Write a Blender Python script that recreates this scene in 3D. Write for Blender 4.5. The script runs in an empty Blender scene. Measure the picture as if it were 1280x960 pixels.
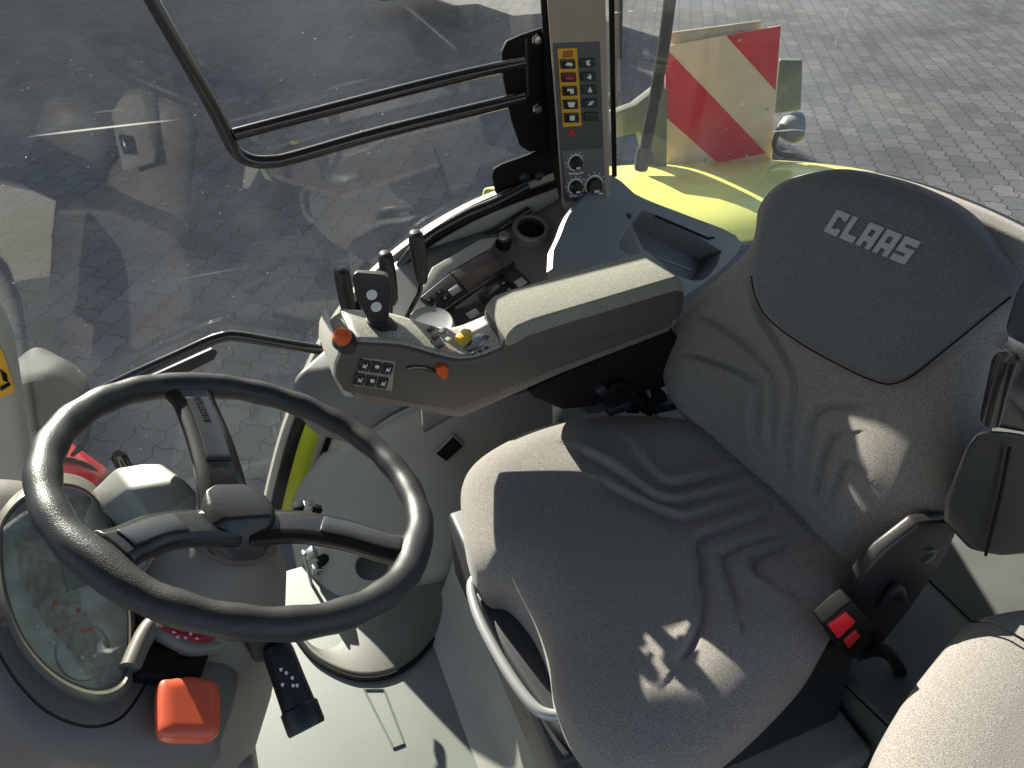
import bpy, bmesh, math, random
import numpy as np
from mathutils import Vector, Matrix
random.seed(7)
R = math.radians
C = bpy.context.scene.collection

# ------------------------------------------------------------------ camera frame (used to size things from the survey of the photo)
CAM = Vector((0, -.7, 1.5)); FPX = 940.0; YAW = R(22); PIT = R(38)
FW = Vector((math.sin(YAW)*math.cos(PIT), math.cos(YAW)*math.cos(PIT), -math.sin(PIT)))
RT = FW.cross(Vector((0, 0, 1))).normalized(); UP = RT.cross(FW)
def hit(px, py, P0, n):
    d = FW + RT*((px-640)/FPX) - UP*((py-480)/FPX)
    n = Vector(n); t = (Vector(P0)-CAM).dot(n)/d.dot(n)
    return CAM + d*t
def X(px, py, v): return hit(px, py, (v, 0, 0), (1, 0, 0))
def Y(px, py, v): return hit(px, py, (0, v, 0), (0, 1, 0))
def Z(px, py, v): return hit(px, py, (0, 0, v), (0, 0, 1))

# ------------------------------------------------------------------ materials
def mat(name, col, rough=.5, metal=0, spec=.5, bump=0, bscale=200, var=0, vscale=8, fleck=0, fscale=900, coat=0, sheen=0, emit=None):
    m = bpy.data.materials.new(name); m.use_nodes = True
    nt = m.node_tree; N = nt.nodes; L = nt.links; p = N['Principled BSDF']
    p.inputs['Base Color'].default_value = (*col, 1); p.inputs['Roughness'].default_value = rough
    p.inputs['Metallic'].default_value = metal; p.inputs['Specular IOR Level'].default_value = spec
    if coat: p.inputs['Coat Weight'].default_value = coat; p.inputs['Coat Roughness'].default_value = .08
    if sheen: p.inputs['Sheen Weight'].default_value = sheen; p.inputs['Sheen Roughness'].default_value = .5
    if emit: p.inputs['Emission Color'].default_value = (*emit, 1); p.inputs['Emission Strength'].default_value = 1
    tc = N.new('ShaderNodeTexCoord')
    cur = None
    def noise(sc, det=3):
        n = N.new('ShaderNodeTexNoise'); n.inputs['Scale'].default_value = sc; n.inputs['Detail'].default_value = det
        L.new(tc.outputs['Object'], n.inputs['Vector']); return n
    def mixcol(fac, a, b):
        mx = N.new('ShaderNodeMix'); mx.data_type = 'RGBA'; L.new(fac, mx.inputs[0])
        if isinstance(a, tuple): mx.inputs[6].default_value = (*a, 1)
        else: L.new(a, mx.inputs[6])
        if isinstance(b, tuple): mx.inputs[7].default_value = (*b, 1)
        else: L.new(b, mx.inputs[7])
        return mx.outputs[2]
    if var:
        n = noise(vscale, 4)
        r = N.new('ShaderNodeMapRange'); r.inputs[1].default_value = .35; r.inputs[2].default_value = .65; L.new(n.outputs['Fac'], r.inputs[0])
        cur = mixcol(r.outputs[0], tuple(c*(1-var) for c in col), tuple(min(1, c*(1+var)) for c in col))
        rr = N.new('ShaderNodeMapRange'); rr.inputs[3].default_value = max(0, rough-.1); rr.inputs[4].default_value = min(1, rough+.1)
        L.new(n.outputs['Fac'], rr.inputs[0]); L.new(rr.outputs[0], p.inputs['Roughness'])
    if fleck:
        n = noise(fscale, 2)
        r = N.new('ShaderNodeMapRange'); r.inputs[1].default_value = .42; r.inputs[2].default_value = .62; L.new(n.outputs['Fac'], r.inputs[0])
        cur = mixcol(r.outputs[0], tuple(c*(1-fleck) for c in col), tuple(min(1, c*(1+fleck)) for c in col))
    if cur is not None: L.new(cur, p.inputs['Base Color'])
    if bump:
        n = noise(bscale, 2); b = N.new('ShaderNodeBump'); b.inputs['Strength'].default_value = bump; b.inputs['Distance'].default_value = .0008
        L.new(n.outputs['Fac'], b.inputs['Height']); L.new(b.outputs[0], p.inputs['Normal'])
    return m
M = {}
M['fabric'] = mat('fabric', (.27, .242, .22), 1, spec=.1, bump=.8, bscale=800, fleck=.34, fscale=800, sheen=.2)
M['padfabric'] = mat('pad_fabric', (.30, .285, .235), 1, spec=.1, bump=.8, bscale=700, fleck=.3, fscale=700, sheen=.25)
M['logo'] = mat('logo_thread', (.45, .45, .44), .6, bump=.5, bscale=900)
M['taupe'] = mat('taupe_plastic', (.38, .30, .24), .55, bump=.3, bscale=900, var=.05)
M['beige'] = mat('beige_plastic', (.42, .405, .35), .55, bump=.25, bscale=900, var=.04)
M['grey'] = mat('grey_plastic', (.19, .18, .165), .45, bump=.3, bscale=900, var=.06)
M['lgrey'] = mat('light_grey_plastic', (.31, .30, .26), .5, bump=.25, bscale=800, var=.05)
M['floor'] = mat('floor_mat', (.185, .20, .175), .5, bump=.5, bscale=600, var=.08, vscale=5)
M['dark'] = mat('dark_plastic', (.028, .028, .03), .45, bump=.3, bscale=900, var=.1)
M['wheel'] = mat('wheel_leather', (.034, .033, .033), .40, bump=.55, bscale=800, var=.1)
M['gloss'] = mat('gloss_black', (.012, .011, .011), .18, coat=.6)
M['matt'] = mat('matt_black', (.010, .010, .010), .75, spec=.15, bump=.3, bscale=300)
M['tube'] = mat('black_enamel', (.018, .015, .013), .22, coat=.7, bump=.15, bscale=60)
M['steel'] = mat('worn_steel', (.45, .45, .46), .3, metal=1, var=.2, vscale=60)
M['silver'] = mat('silver_paint', (.46, .46, .45), .35, metal=.4)
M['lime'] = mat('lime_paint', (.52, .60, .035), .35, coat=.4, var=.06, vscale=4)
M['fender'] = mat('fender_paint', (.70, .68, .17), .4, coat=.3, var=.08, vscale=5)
M['red'] = mat('red_plastic', (.62, .02, .02), .4)
M['orange'] = mat('orange_plastic', (.75, .11, .015), .4)
M['redor'] = mat('red_orange_plastic', (.78, .12, .055), .4, coat=.3)
M['amber'] = mat('amber_paint', (.80, .40, .02), .5)
M['white'] = mat('white_print', (.75, .75, .72), .5)
M['board'] = mat('board_white', (.74, .50, .33), .45, var=.05, vscale=10)
M['boardred'] = mat('board_red', (.62, .012, .025), .35, var=.08, vscale=10)
M['ply'] = mat('plywood', (.52, .40, .26), .7, var=.12, vscale=20)
M['rubber'] = mat('tyre_rubber', (.022, .022, .022), .75, bump=.8, bscale=60, var=.2)
M['mud'] = mat('mudguard_plastic', (.018, .018, .018), .75, spec=.2, bump=1, bscale=300, var=.15)
M['redpaint'] = mat('red_paint', (.50, .012, .02), .35, coat=.4)
M['olive'] = mat('olive_paint', (.095, .10, .065), .5, var=.15, vscale=20)
M['screen'] = mat('lcd_glass', (.25, .28, .27), .15, coat=.5)
M['leaf'] = mat('leaf_yellow', (.62, .38, .05), .6, var=.2, vscale=50)
M['leafr'] = mat('leaf_red', (.50, .12, .08), .6, var=.2, vscale=50)
M['palegreen'] = mat('pale_green_paint', (.35, .42, .28), .5, var=.1)
M['headliner'] = mat('headliner', (.33, .32, .29), .9, bump=.4)

def glassmat(name, dust, tint=(.93, .96, .95)):
    m = bpy.data.materials.new(name); m.use_nodes = True; nt = m.node_tree; N = nt.nodes; L = nt.links
    N.remove(N['Principled BSDF']); out = N['Material Output']
    tr = N.new('ShaderNodeBsdfTransparent'); tr.inputs[0].default_value = (*tint, 1)
    gl = N.new('ShaderNodeBsdfGlossy'); gl.inputs['Roughness'].default_value = .02
    lw = N.new('ShaderNodeLayerWeight'); lw.inputs[0].default_value = .5
    pw = N.new('ShaderNodeMath'); pw.operation = 'POWER'; L.new(lw.outputs['Facing'], pw.inputs[0]); pw.inputs[1].default_value = 5
    fm = N.new('ShaderNodeMath'); fm.operation = 'MULTIPLY_ADD'; L.new(pw.outputs[0], fm.inputs[0]); fm.inputs[1].default_value = .95; fm.inputs[2].default_value = .045
    mx = N.new('ShaderNodeMixShader'); L.new(fm.outputs[0], mx.inputs[0]); L.new(tr.outputs[0], mx.inputs[1]); L.new(gl.outputs[0], mx.inputs[2])
    df = N.new('ShaderNodeBsdfDiffuse'); df.inputs[0].default_value = (.8, .8, .78, 1)
    tl = N.new('ShaderNodeBsdfTranslucent'); tl.inputs[0].default_value = (.8, .8, .78, 1)
    ad = N.new('ShaderNodeMixShader'); ad.inputs[0].default_value = .6; L.new(df.outputs[0], ad.inputs[1]); L.new(tl.outputs[0], ad.inputs[2])
    tc = N.new('ShaderNodeTexCoord')
    def noise(sc, det, vec=None, rough=.5):
        n = N.new('ShaderNodeTexNoise'); n.inputs['Scale'].default_value = sc; n.inputs['Detail'].default_value = det; n.inputs['Roughness'].default_value = rough
        L.new(vec or tc.outputs['Object'], n.inputs['Vector']); return n.outputs['Fac']
    def rng(s, a, b, c, d):
        r = N.new('ShaderNodeMapRange'); L.new(s, r.inputs[0])
        for i, v in enumerate((a, b, c, d)): r.inputs[i+1].default_value = v
        return r.outputs[0]
    def add(a, b):
        q = N.new('ShaderNodeMath'); q.operation = 'ADD'; L.new(a, q.inputs[0]); L.new(b, q.inputs[1]); return q.outputs[0]
    cloud = rng(noise(2.2, 5, None, .65), .38, .72, dust*.35, dust*1.6)
    specks = rng(noise(190, 2), .73, .80, 0, .35)
    # scratches: noise stretched along a slanted direction
    def scratch(rot, thr, amt, sx):
        mp = N.new('ShaderNodeMapping'); mp.vector_type = 'POINT'; mp.inputs['Rotation'].default_value = (0, rot, 0); mp.inputs['Scale'].default_value = (sx, 1, 130)
        L.new(tc.outputs['Object'], mp.inputs[0]); return rng(noise(1.0, 1, mp.outputs[0]), thr, thr+.03, 0, amt)
    s = add(add(cloud, specks), add(scratch(R(24), .775, .3, 1.4), scratch(R(-78), .785, .3, 3)))
    mm = N.new('ShaderNodeMixShader'); L.new(s, mm.inputs[0]); L.new(mx.outputs[0], mm.inputs[1]); L.new(ad.outputs[0], mm.inputs[2])
    L.new(mm.outputs[0], out.inputs[0]); return m
M['glass'] = glassmat('dusty_window_glass', .011)
M['glass2'] = glassmat('clean_window_glass', .006)
M['clear'] = glassmat('clear_cover', .05, (.9, .93, .92))

# ------------------------------------------------------------------ object helpers
def finish(name, bm, m, parent=None, smooth=True, ang=35, label=None, cat=None, group=None, kind=None, solid=0, sub=0):
    bmesh.ops.remove_doubles(bm, verts=bm.verts, dist=1e-6)
    bmesh.ops.recalc_face_normals(bm, faces=bm.faces)
    me = bpy.data.meshes.new(name); bm.to_mesh(me); bm.free()
    if smooth:
        for p in me.polygons: p.use_smooth = True
        me.set_sharp_from_angle(angle=R(ang))
    o = bpy.data.objects.new(name, me); C.objects.link(o)
    if m is not None: me.materials.append(M[m] if isinstance(m, str) else m)
    if solid:
        s = o.modifiers.new('thick', 'SOLIDIFY'); s.thickness = abs(solid); s.offset = -1 if solid > 0 else 1
    if sub:
        s = o.modifiers.new('sub', 'SUBSURF'); s.levels = sub; s.render_levels = sub
    attach(o, parent)
    for k, v in (('label', label), ('category', cat), ('group', group), ('kind', kind)):
        if v: o[k] = v
    return o
EMP = {}
def attach(o, parent):
    if parent is None: return
    o.parent = parent
    if parent.name in EMP: o.matrix_parent_inverse = Matrix.Translation(-EMP[parent.name])
def thing(name, loc, label, cat, group=None):
    o = bpy.data.objects.new(name, None); C.objects.link(o); o.location = loc; o.empty_display_size = .1
    EMP[o.name] = Vector(loc); o['label'] = label; o['category'] = cat
    if group: o['group'] = group
    return o
def tag(o, label, cat, group=None):
    o['label'] = label; o['category'] = cat
    if group: o['group'] = group
    return o
def bevel(bm, w, seg=3, ang=25):
    if w <= 0: return
    es = [e for e in bm.edges if len(e.link_faces) == 2 and e.calc_face_angle(0) > R(ang)]
    bmesh.ops.bevel(bm, geom=es, offset=w, segments=seg, profile=.5, affect='EDGES', clamp_overlap=True)
def add_prism(bm, pts, vec):
    vec = Vector(vec); a = [bm.verts.new(p) for p in pts]; b = [bm.verts.new(Vector(p)+vec) for p in pts]
    bm.faces.new(a); bm.faces.new(b[::-1]); n = len(a)
    for i in range(n): bm.faces.new((a[i], b[i], b[(i+1) % n], a[(i+1) % n]))
def prism(name, pts, vec, m, parent=None, bev=.004, seg=3, **k):
    bm = bmesh.new(); add_prism(bm, pts, vec)
    bmesh.ops.recalc_face_normals(bm, faces=bm.faces); bevel(bm, bev, seg); return finish(name, bm, m, parent, **k)
def hull(name, pts, m, parent=None, bev=.005, seg=3, **k):
    bm = bmesh.new(); [bm.verts.new(p) for p in pts]
    r = bmesh.ops.convex_hull(bm, input=bm.verts)
    bmesh.ops.delete(bm, geom=[v for v in bm.verts if not v.link_faces], context='VERTS')
    bmesh.ops.dissolve_limit(bm, angle_limit=R(3), verts=bm.verts, edges=bm.edges)
    bevel(bm, bev, seg, 12); return finish(name, bm, m, parent, **k)
def box(name, c, s, m, parent=None, bev=.004, rot=None, seg=3, **k):
    bm = bmesh.new(); bmesh.ops.create_cube(bm, size=1)
    for v in bm.verts: v.co = Vector((v.co.x*s[0], v.co.y*s[1], v.co.z*s[2]))
    bevel(bm, bev, seg)
    if rot is not None: bmesh.ops.transform(bm, matrix=rot.to_4x4(), verts=bm.verts)
    bmesh.ops.translate(bm, vec=c, verts=bm.verts); return finish(name, bm, m, parent, **k)
def smoothpath(P, n=8, closed=False):
    P = [Vector(p) for p in P]; out = []; L = len(P)
    for i in range(L if closed else L-1):
        if closed: p0, p1, p2, p3 = P[(i-1) % L], P[i], P[(i+1) % L], P[(i+2) % L]
        else: p0, p1, p2, p3 = P[max(i-1, 0)], P[i], P[i+1], P[min(i+2, L-1)]
        for j in range(n):
            t = j/n
            out.append(.5*((2*p1)+(-p0+p2)*t+(2*p0-5*p1+4*p2-p3)*t*t+(-p0+3*p1-3*p2+p3)*t**3))
    if not closed: out.append(P[-1])
    return out
def add_tube(bm, P, r, seg=14, caps=True, closed=False, flat=1.0):
    P = [Vector(p) for p in P]; n = len(P); rs = r if isinstance(r, (list, tuple)) else [r]*n
    rings = []; up = None
    for i in range(n):
        t = (P[(i+1) % n]-P[i-1]) if closed else (P[min(i+1, n-1)]-P[max(i-1, 0)])
        t.normalize()
        if up is None:
            up = Vector((0, 0, 1)) if abs(t.z) < .9 else Vector((1, 0, 0))
        up = (up-t*up.dot(t)).normalized(); s = t.cross(up)
        rings.append([bm.verts.new(P[i]+(up*math.cos(a)*flat+s*math.sin(a))*rs[i]) for a in [2*math.pi*k/seg for k in range(seg)]])
    for i in range(n if closed else n-1):
        A, B = rings[i], rings[(i+1) % n]
        for k in range(seg): bm.faces.new((A[k], A[(k+1) % seg], B[(k+1) % seg], B[k]))
    if caps and not closed: bm.faces.new(rings[0][::-1]); bm.faces.new(rings[-1])
def tube(name, P, r, m, parent=None, smooth_n=6, seg=14, bev=0, flat=1.0, **k):
    bm = bmesh.new()
    rr = r
    if smooth_n:
        Q = smoothpath(P, smooth_n)
        if isinstance(r, (list, tuple)):
            rr = list(np.interp(np.linspace(0, len(P)-1, len(Q)), range(len(P)), r))
    else: Q = P
    add_tube(bm, Q, rr, seg, flat=flat)
    if bev: bevel(bm, bev, 2, 60)
    return finish(name, bm, m, parent, **k)
def frame(n, up=(0, 0, 1)):
    n = Vector(n).normalized(); u = Vector(up).cross(n)
    if u.length < 1e-3: u = Vector((1, 0, 0))
    u.normalize(); v = n.cross(u); return u, v, n
def lathe(name, O, ax, prof, m, parent=None, seg=32, **k):
    """prof: (radius, height along ax)"""
    u, v, n = frame(ax, (0, 1, 0) if abs(Vector(ax).normalized().y) < .9 else (1, 0, 0)); O = Vector(O); bm = bmesh.new(); rings = []
    for r, h in prof:
        if r < 1e-6: rings.append([bm.verts.new(O+n*h)])
        else: rings.append([bm.verts.new(O+n*h+(u*math.cos(a)+v*math.sin(a))*r) for a in [2*math.pi*i/seg for i in range(seg)]])
    for A, B in zip(rings, rings[1:]):
        if len(A) == 1 and len(B) == 1: continue
        for i in range(seg):
            j = (i+1) % seg
            if len(A) == 1: bm.faces.new((A[0], B[j], B[i]))
            elif len(B) == 1: bm.faces.new((A[i], A[j], B[0]))
            else: bm.faces.new((A[i], A[j], B[j], B[i]))
    return finish(name, bm, m, parent, **k)
def gridsurf(name, rows, m, parent=None, n=6, solid=.008, sm=True, **k):
    rows = [smoothpath(r, n) if sm else [Vector(p) for p in r] for r in rows]
    cols = list(zip(*rows)); cols = [smoothpath(c, n) if sm else list(c) for c in cols]
    bm = bmesh.new(); V = [[bm.verts.new(p) for p in c] for c in cols]
    for a, b in zip(V, V[1:]):
        for i in range(len(a)-1): bm.faces.new((a[i], a[i+1], b[i+1], b[i]))
    return finish(name, bm, m, parent, solid=solid, **k)
def strip(name, path, inward, w, tvec, m, parent=None, **k):
    """sweep a rectangle: path points, in-plane inward vectors, width, thickness vector"""
    bm = bmesh.new(); rings = []; tvec = Vector(tvec)
    for p, q in zip(path, inward): rings.append([bm.verts.new(x) for x in (p, p+q*w, p+q*w+tvec, p+tvec)])
    for a, b in zip(rings, rings[1:]):
        for i in range(4): bm.faces.new((a[i], a[(i+1) % 4], b[(i+1) % 4], b[i]))
    bm.faces.new(rings[0]); bm.faces.new(rings[-1][::-1]); bmesh.ops.recalc_face_normals(bm, faces=bm.faces)
    return finish(name, bm, m, parent, **k)

# pillow: an upholstered body from an outline in a plane (u,v), with a height function
def segdist(P, A, B):
    d = B-A; t = np.clip(((P-A)@d)/max(d@d, 1e-12), 0, 1); return np.linalg.norm(P-(A+t[:, None]*d), axis=1)
def polydist(P, L, closed=False):
    D = np.full(len(P), 9.); n = len(L)
    for i in range(n if closed else n-1): D = np.minimum(D, segdist(P, L[i], L[(i+1) % n]))
    return D
def pillow(name, O, u, v, n, outline, m, parent=None, H=.05, rim=.05, back=.06, hfun=None, rings=70, sn=10, cen=None, backrim=.03, **k):
    O, u, v, n = map(Vector, (O, u, v, n))
    ol = np.array([(p.x, p.y) for p in smoothpath([Vector((a, b, 0)) for a, b in outline], sn, True)])
    c = np.array(cen if cen is not None else ol.mean(0)); K = len(ol); rows = []
    S = 1-np.linspace(0, 1, rings)**1.15*.985
    P = np.concatenate([c+(ol-c)*s for s in S]); D = polydist(P, ol, True)
    q = np.clip(D/rim, 0, 1); h = H*np.sqrt(np.clip(1-(1-q)**2, 0, 1))
    if hfun is not None: h = h+hfun(P, D)
    bm = bmesh.new(); V = [bm.verts.new(O+u*float(a)+v*float(b)+n*float(z)) for (a, b), z in zip(P, h)]
    g = [V[i*K:(i+1)*K] for i in range(rings)]
    # back side rings: drop then tuck in
    bk = []
    for s, z in ((1, -back*.5), (.985, -back*.8), (.95, -back)):
        bk.append([bm.verts.new(O+u*float(c[0]+(a-c[0])*s)+v*float(c[1]+(b-c[1])*s)+n*z) for a, b in ol])
    allr = bk[::-1]+g
    for A, B in zip(allr, allr[1:]):
        for i in range(K): bm.faces.new((A[i], A[(i+1) % K], B[(i+1) % K], B[i]))
    bm.faces.new(bk[-1][::-1]); bm.faces.new(g[-1])
    return finish(name, bm, m, parent, ang=70, **k)

# lettering: block letters as flat polygons
GL = {
 'C': [[(0, 0), (.9, 0), (.9, .30), (.62, .30), (.62, .24), (.32, .24), (.32, .76), (.62, .76), (.62, .68), (.9, .68), (.9, 1), (0, 1)]],
 'L': [[(0, 0), (.9, 0), (.9, .28), (.32, .28), (.32, 1), (0, 1)]],
 'A': [[(0, 0), (.3, 0), (.3, .26), (.6, .26), (.6, 0), (.9, 0), (.9, 1), (.6, 1), (.6, .5), (.3, .5), (.3, 1), (0, 1)], [(.3, .78), (.6, .78), (.6, 1), (.3, 1)]],
 'S': [[(0, 0), (.9, 0), (.9, .62), (.3, .62), (.3, .74), (.9, .74), (.9, 1), (0, 1), (0, .40), (.6, .40), (.6, .26), (0, .26)]],
}
def lettering(name, text, O, du, dv, n, m, parent, t=.0015, sl=.12, surf=None, pitch=1.08):
    """O origin, du/dv vectors of one letter height along baseline / upward"""
    O, du, dv, n = map(Vector, (O, du, dv, n)); bm = bmesh.new(); x0 = 0
    for ch in text:
        for poly in GL[ch]:
            pts = []
            for i, (a, b) in enumerate(poly):
                pts.append(O+du*(x0+a+sl*b)+dv*b)
            a = [bm.verts.new(p) for p in pts]; b = [bm.verts.new(p+n*t) for p in pts]; bm.faces.new(b)
            for i in range(len(a)): bm.faces.new((a[i], a[(i+1) % len(a)], b[(i+1) % len(a)], b[i]))
        x0 += pitch
    return finish(name, bm, m, parent, smooth=False)

# ================================================================== SETTING
def pavers():
    m = bpy.data.materials.new('block_paving'); m.use_nodes = True; nt = m.node_tree; N = nt.nodes; L = nt.links; p = N['Principled BSDF']
    tc = N.new('ShaderNodeTexCoord'); mp = N.new('ShaderNodeMapping'); mp.inputs['Rotation'].default_value = (0, 0, R(-58)); L.new(tc.outputs['Object'], mp.inputs[0])
    sx = N.new('ShaderNodeSeparateXYZ'); L.new(mp.outputs[0], sx.inputs[0])
    def math_(op, a, b=None, c=None):
        q = N.new('ShaderNodeMath'); q.operation = op
        for i, s in enumerate((a, b, c)):
            if s is None: continue
            if isinstance(s, (int, float)): q.inputs[i].default_value = s
            else: L.new(s, q.inputs[i])
        return q.outputs[0]
    # zig-zag edges of interlocking paving stones
    zx = math_('MULTIPLY', math_('SUBTRACT', math_('PINGPONG', sx.outputs[0], .065), .0325), .5)
    zy = math_('MULTIPLY', math_('SUBTRACT', math_('PINGPONG', sx.outputs[1], .045), .0225), .5)
    cx = N.new('ShaderNodeCombineXYZ'); L.new(math_('ADD', sx.outputs[0], zy), cx.inputs[0]); L.new(math_('ADD', sx.outputs[1], zx), cx.inputs[1])
    br = N.new('ShaderNodeTexBrick'); L.new(cx.outputs[0], br.inputs['Vector'])
    for k_, v_ in (('Scale', 1), ('Brick Width', .26), ('Row Height', .18), ('Mortar Size', .0075), ('Mortar Smooth', .4), ('Bias', 0)): br.inputs[k_].default_value = v_
    br.inputs['Color1'].default_value = (.062, .060, .064, 1); br.inputs['Color2'].default_value = (.105, .097, .100, 1); br.inputs['Mortar'].default_value = (.012, .012, .012, 1)
    ns = N.new('ShaderNodeTexNoise'); ns.inputs['Scale'].default_value = .8; ns.inputs['Detail'].default_value = 6; L.new(tc.outputs['Object'], ns.inputs['Vector'])
    n2 = N.new('ShaderNodeTexNoise'); n2.inputs['Scale'].default_value = 40; n2.inputs['Detail'].default_value = 3; L.new(tc.outputs['Object'], n2.inputs['Vector'])
    f = math_('MULTIPLY_ADD', ns.outputs['Fac'], 1.5, .25); f2 = math_('MULTIPLY_ADD', n2.outputs['Fac'], .6, .7)
    mx = N.new('ShaderNodeVectorMath'); mx.operation = 'SCALE'; L.new(br.outputs['Color'], mx.inputs[0]); L.new(math_('MULTIPLY', f, f2), mx.inputs['Scale'])
    L.new(mx.outputs[0], p.inputs['Base Color']); p.inputs['Roughness'].default_value = .8
    b = N.new('ShaderNodeBump'); b.inputs['Strength'].default_value = .35; b.inputs['Distance'].default_value = .004
    L.new(math_('SUBTRACT', math_('MULTIPLY', n2.outputs['Fac'], .3), br.outputs['Fac']), b.inputs['Height']); L.new(b.outputs[0], p.inputs['Normal'])
    return m
GZ = -1.2
bm = bmesh.new(); bmesh.ops.create_grid(bm, x_segments=1, y_segments=1, size=200); bmesh.ops.translate(bm, vec=(0, 0, GZ), verts=bm.verts)
finish('ground', bm, pavers(), kind='structure', smooth=False)

# ---------- cab floor, pedestal and rear deck
fl = prism('floor', [(-1.0, -.80, 0), (1.35, -.80, 0), (1.35, .60, 0), (-.35, .60, 0), (-1.0, .45, 0)], (0, 0, -.06), 'floor', bev=.008, kind='structure')
e = tube('embossed_rib', [Z(455, 862, .001), Z(480, 862, .001), Z(505, 930, .001), Z(492, 935, .001), Z(455, 862, .001)], .0025, 'floor', fl, smooth_n=0, seg=6)
ped = thing('seat_pedestal', (.55, 0, 0), 'pale grey floor pedestal rising under the grey seat with a soft sloping front', 'pedestal')
bm = bmesh.new(); add_prism(bm, [(.19, -.34, 0), (.255, -.34, .035), (.30, -.34, .17), (.84, -.34, .17), (.84, -.34, 0)], (0, .72, 0)); bmesh.ops.recalc_face_normals(bm, faces=bm.faces); bevel(bm, .015, 4)
finish('pedestal_body', bm, 'lgrey', ped)
rd = thing('rear_deck', (1.1, 0, 0), 'pale grey rear cover step behind the driver seat', 'cover')
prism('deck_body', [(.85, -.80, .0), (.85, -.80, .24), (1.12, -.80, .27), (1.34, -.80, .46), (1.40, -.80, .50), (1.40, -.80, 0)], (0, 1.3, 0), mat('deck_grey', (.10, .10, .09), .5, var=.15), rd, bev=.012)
tube('seam', [Z(1045, 846, .262), Z(1120, 918, .262)], .002, 'matt', rd, smooth_n=0, seg=6)
tube('seam', [(1.12, -.8, .272), (1.12, .5, .272)], .0025, 'matt', rd, smooth_n=0, seg=6)

# ================================================================== RIGHT SIDE OF THE CAB
# --- door frame: swept bands along the curved lower edge of the right window
edge = [(322, 660), (330, 625), (338, 590), (350, 545), (366, 500), (385, 455), (408, 412), (440, 366), (480, 326), (530, 288), (580, 259), (625, 239), (660, 226), (690, 215)]
df = thing('door_frame', (.1, .8, .2), 'curved lower door frame with lime outer strip and black seals under the right window', 'door frame')
EP = smoothpath([Y(a, b, .80) for a, b in edge], 6)
IN = []
for i in range(len(EP)):
    t = (EP[min(i+1, len(EP)-1)]-EP[max(i-1, 0)]).normalized(); q = Vector((t.z, 0, -t.x))
    IN.append(q)
def band(name, w0, w1, y, th, m, a=0, b=None):
    P = [p+q*w0+Vector((0, y-.80, 0)) for p, q in zip(EP, IN)][a:b]
    return strip(name, P, IN[a:b], w1-w0, (0, th, 0), m, df)
band('glass_border', 0, .016, .792, .02, 'beige')
band('door_seal', .016, .046, .785, .03, 'gloss', 0, 42)
band('door_seal', .016, .034, .785, .03, 'gloss', 41)
band('lime_strip', .046, .092, .79, .04, 'lime', 0, 42)
band('upper_flange', .034, .100, .782, .03, 'beige', 41)
band('inner_flange', .092, .104, .775, .03, 'beige')
band('inner_seal', .104, .116, .765, .03, 'matt')
band('sill_trim', .116, .17, .75, .04, 'beige')

# --- window panes
def pane(name, pts, label):
    return prism(name, pts, (0, .004, 0), 'glass', None, bev=0, smooth=False, label=label, cat='window')
low = [p+Vector((0, .006, 0)) for p in EP]
pane('window_pane', [Vector((-.75, .806, low[0].z-.3))]+low[:1]+low[1:]+[Vector((.80, .806, 1.62)), Vector((-.75, .806, 1.62))], 'large dusty scratched side window pane between the two cab pillars')
bm = bmesh.new(); V0 = None
for x_, y_, z_ in [(.80, .812, .70), (1.30, .812, .52), (1.38, .80, .50), (1.43, .76, .50), (1.455, .70, .50), (1.47, .5, .50), (1.48, -.8, .50)]:
    a_ = bm.verts.new((x_, y_, z_)); b_ = bm.verts.new((x_, y_, 1.62))
    if V0: bm.faces.new((V0[0], a_, b_, V0[1]))
    V0 = (a_, b_)
finish('window_pane', bm, 'glass2', label='rear quarter window pane wrapping round behind the driver seat in front of the warning board', cat='window', solid=.004)
bl_ = thing('added_sun_blind', (1.1, .79, 1.4), 'unseen dark blind added across the rear quarter window to shade the headrest', 'blind')
box('sun_block_sheet', (1.10, .79, 1.41), (.58, .006, .36), 'matt', bl_, bev=0)  # unseen sheet added to keep the sun off the headrest

# --- front pillar with sticker
fp = thing('cab_pillar', (-.45, .7, 0), 'smooth pale grey cab pillar at the left edge with an orange pictogram sticker', 'pillar')
A0 = Y(-5, 395, .70); A1 = Y(14, 440, .70); A2 = Y(42, 620, .70); A3 = Y(60, 740, .70)
L0 = Y(-70, 330, .70); L2 = Y(-75, 700, .70); L3 = Y(-60, 800, .70)
prism('pillar_body', [L0, A0, A1, A2, A3, L3, L2], (0, .08, 0), 'beige', fp, bev=.02, seg=5)
st = prism('warning_sticker', [Y(-6, 425, .697), Y(4, 442, .697), Y(17, 482, .697), Y(17, 490, .697), Y(-8, 500, .697), Y(-30, 470, .697)], (0, .002, 0), 'amber', fp, bev=0)
for q in ([(0, 462), (8, 468), (10, 478), (4, 476)], [(0, 484), (12, 478), (13, 482), (1, 489)]): prism('pictogram', [Y(a, b, .694) for a, b in q], (0, .002, 0), 'matt', st, bev=0)

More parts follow.
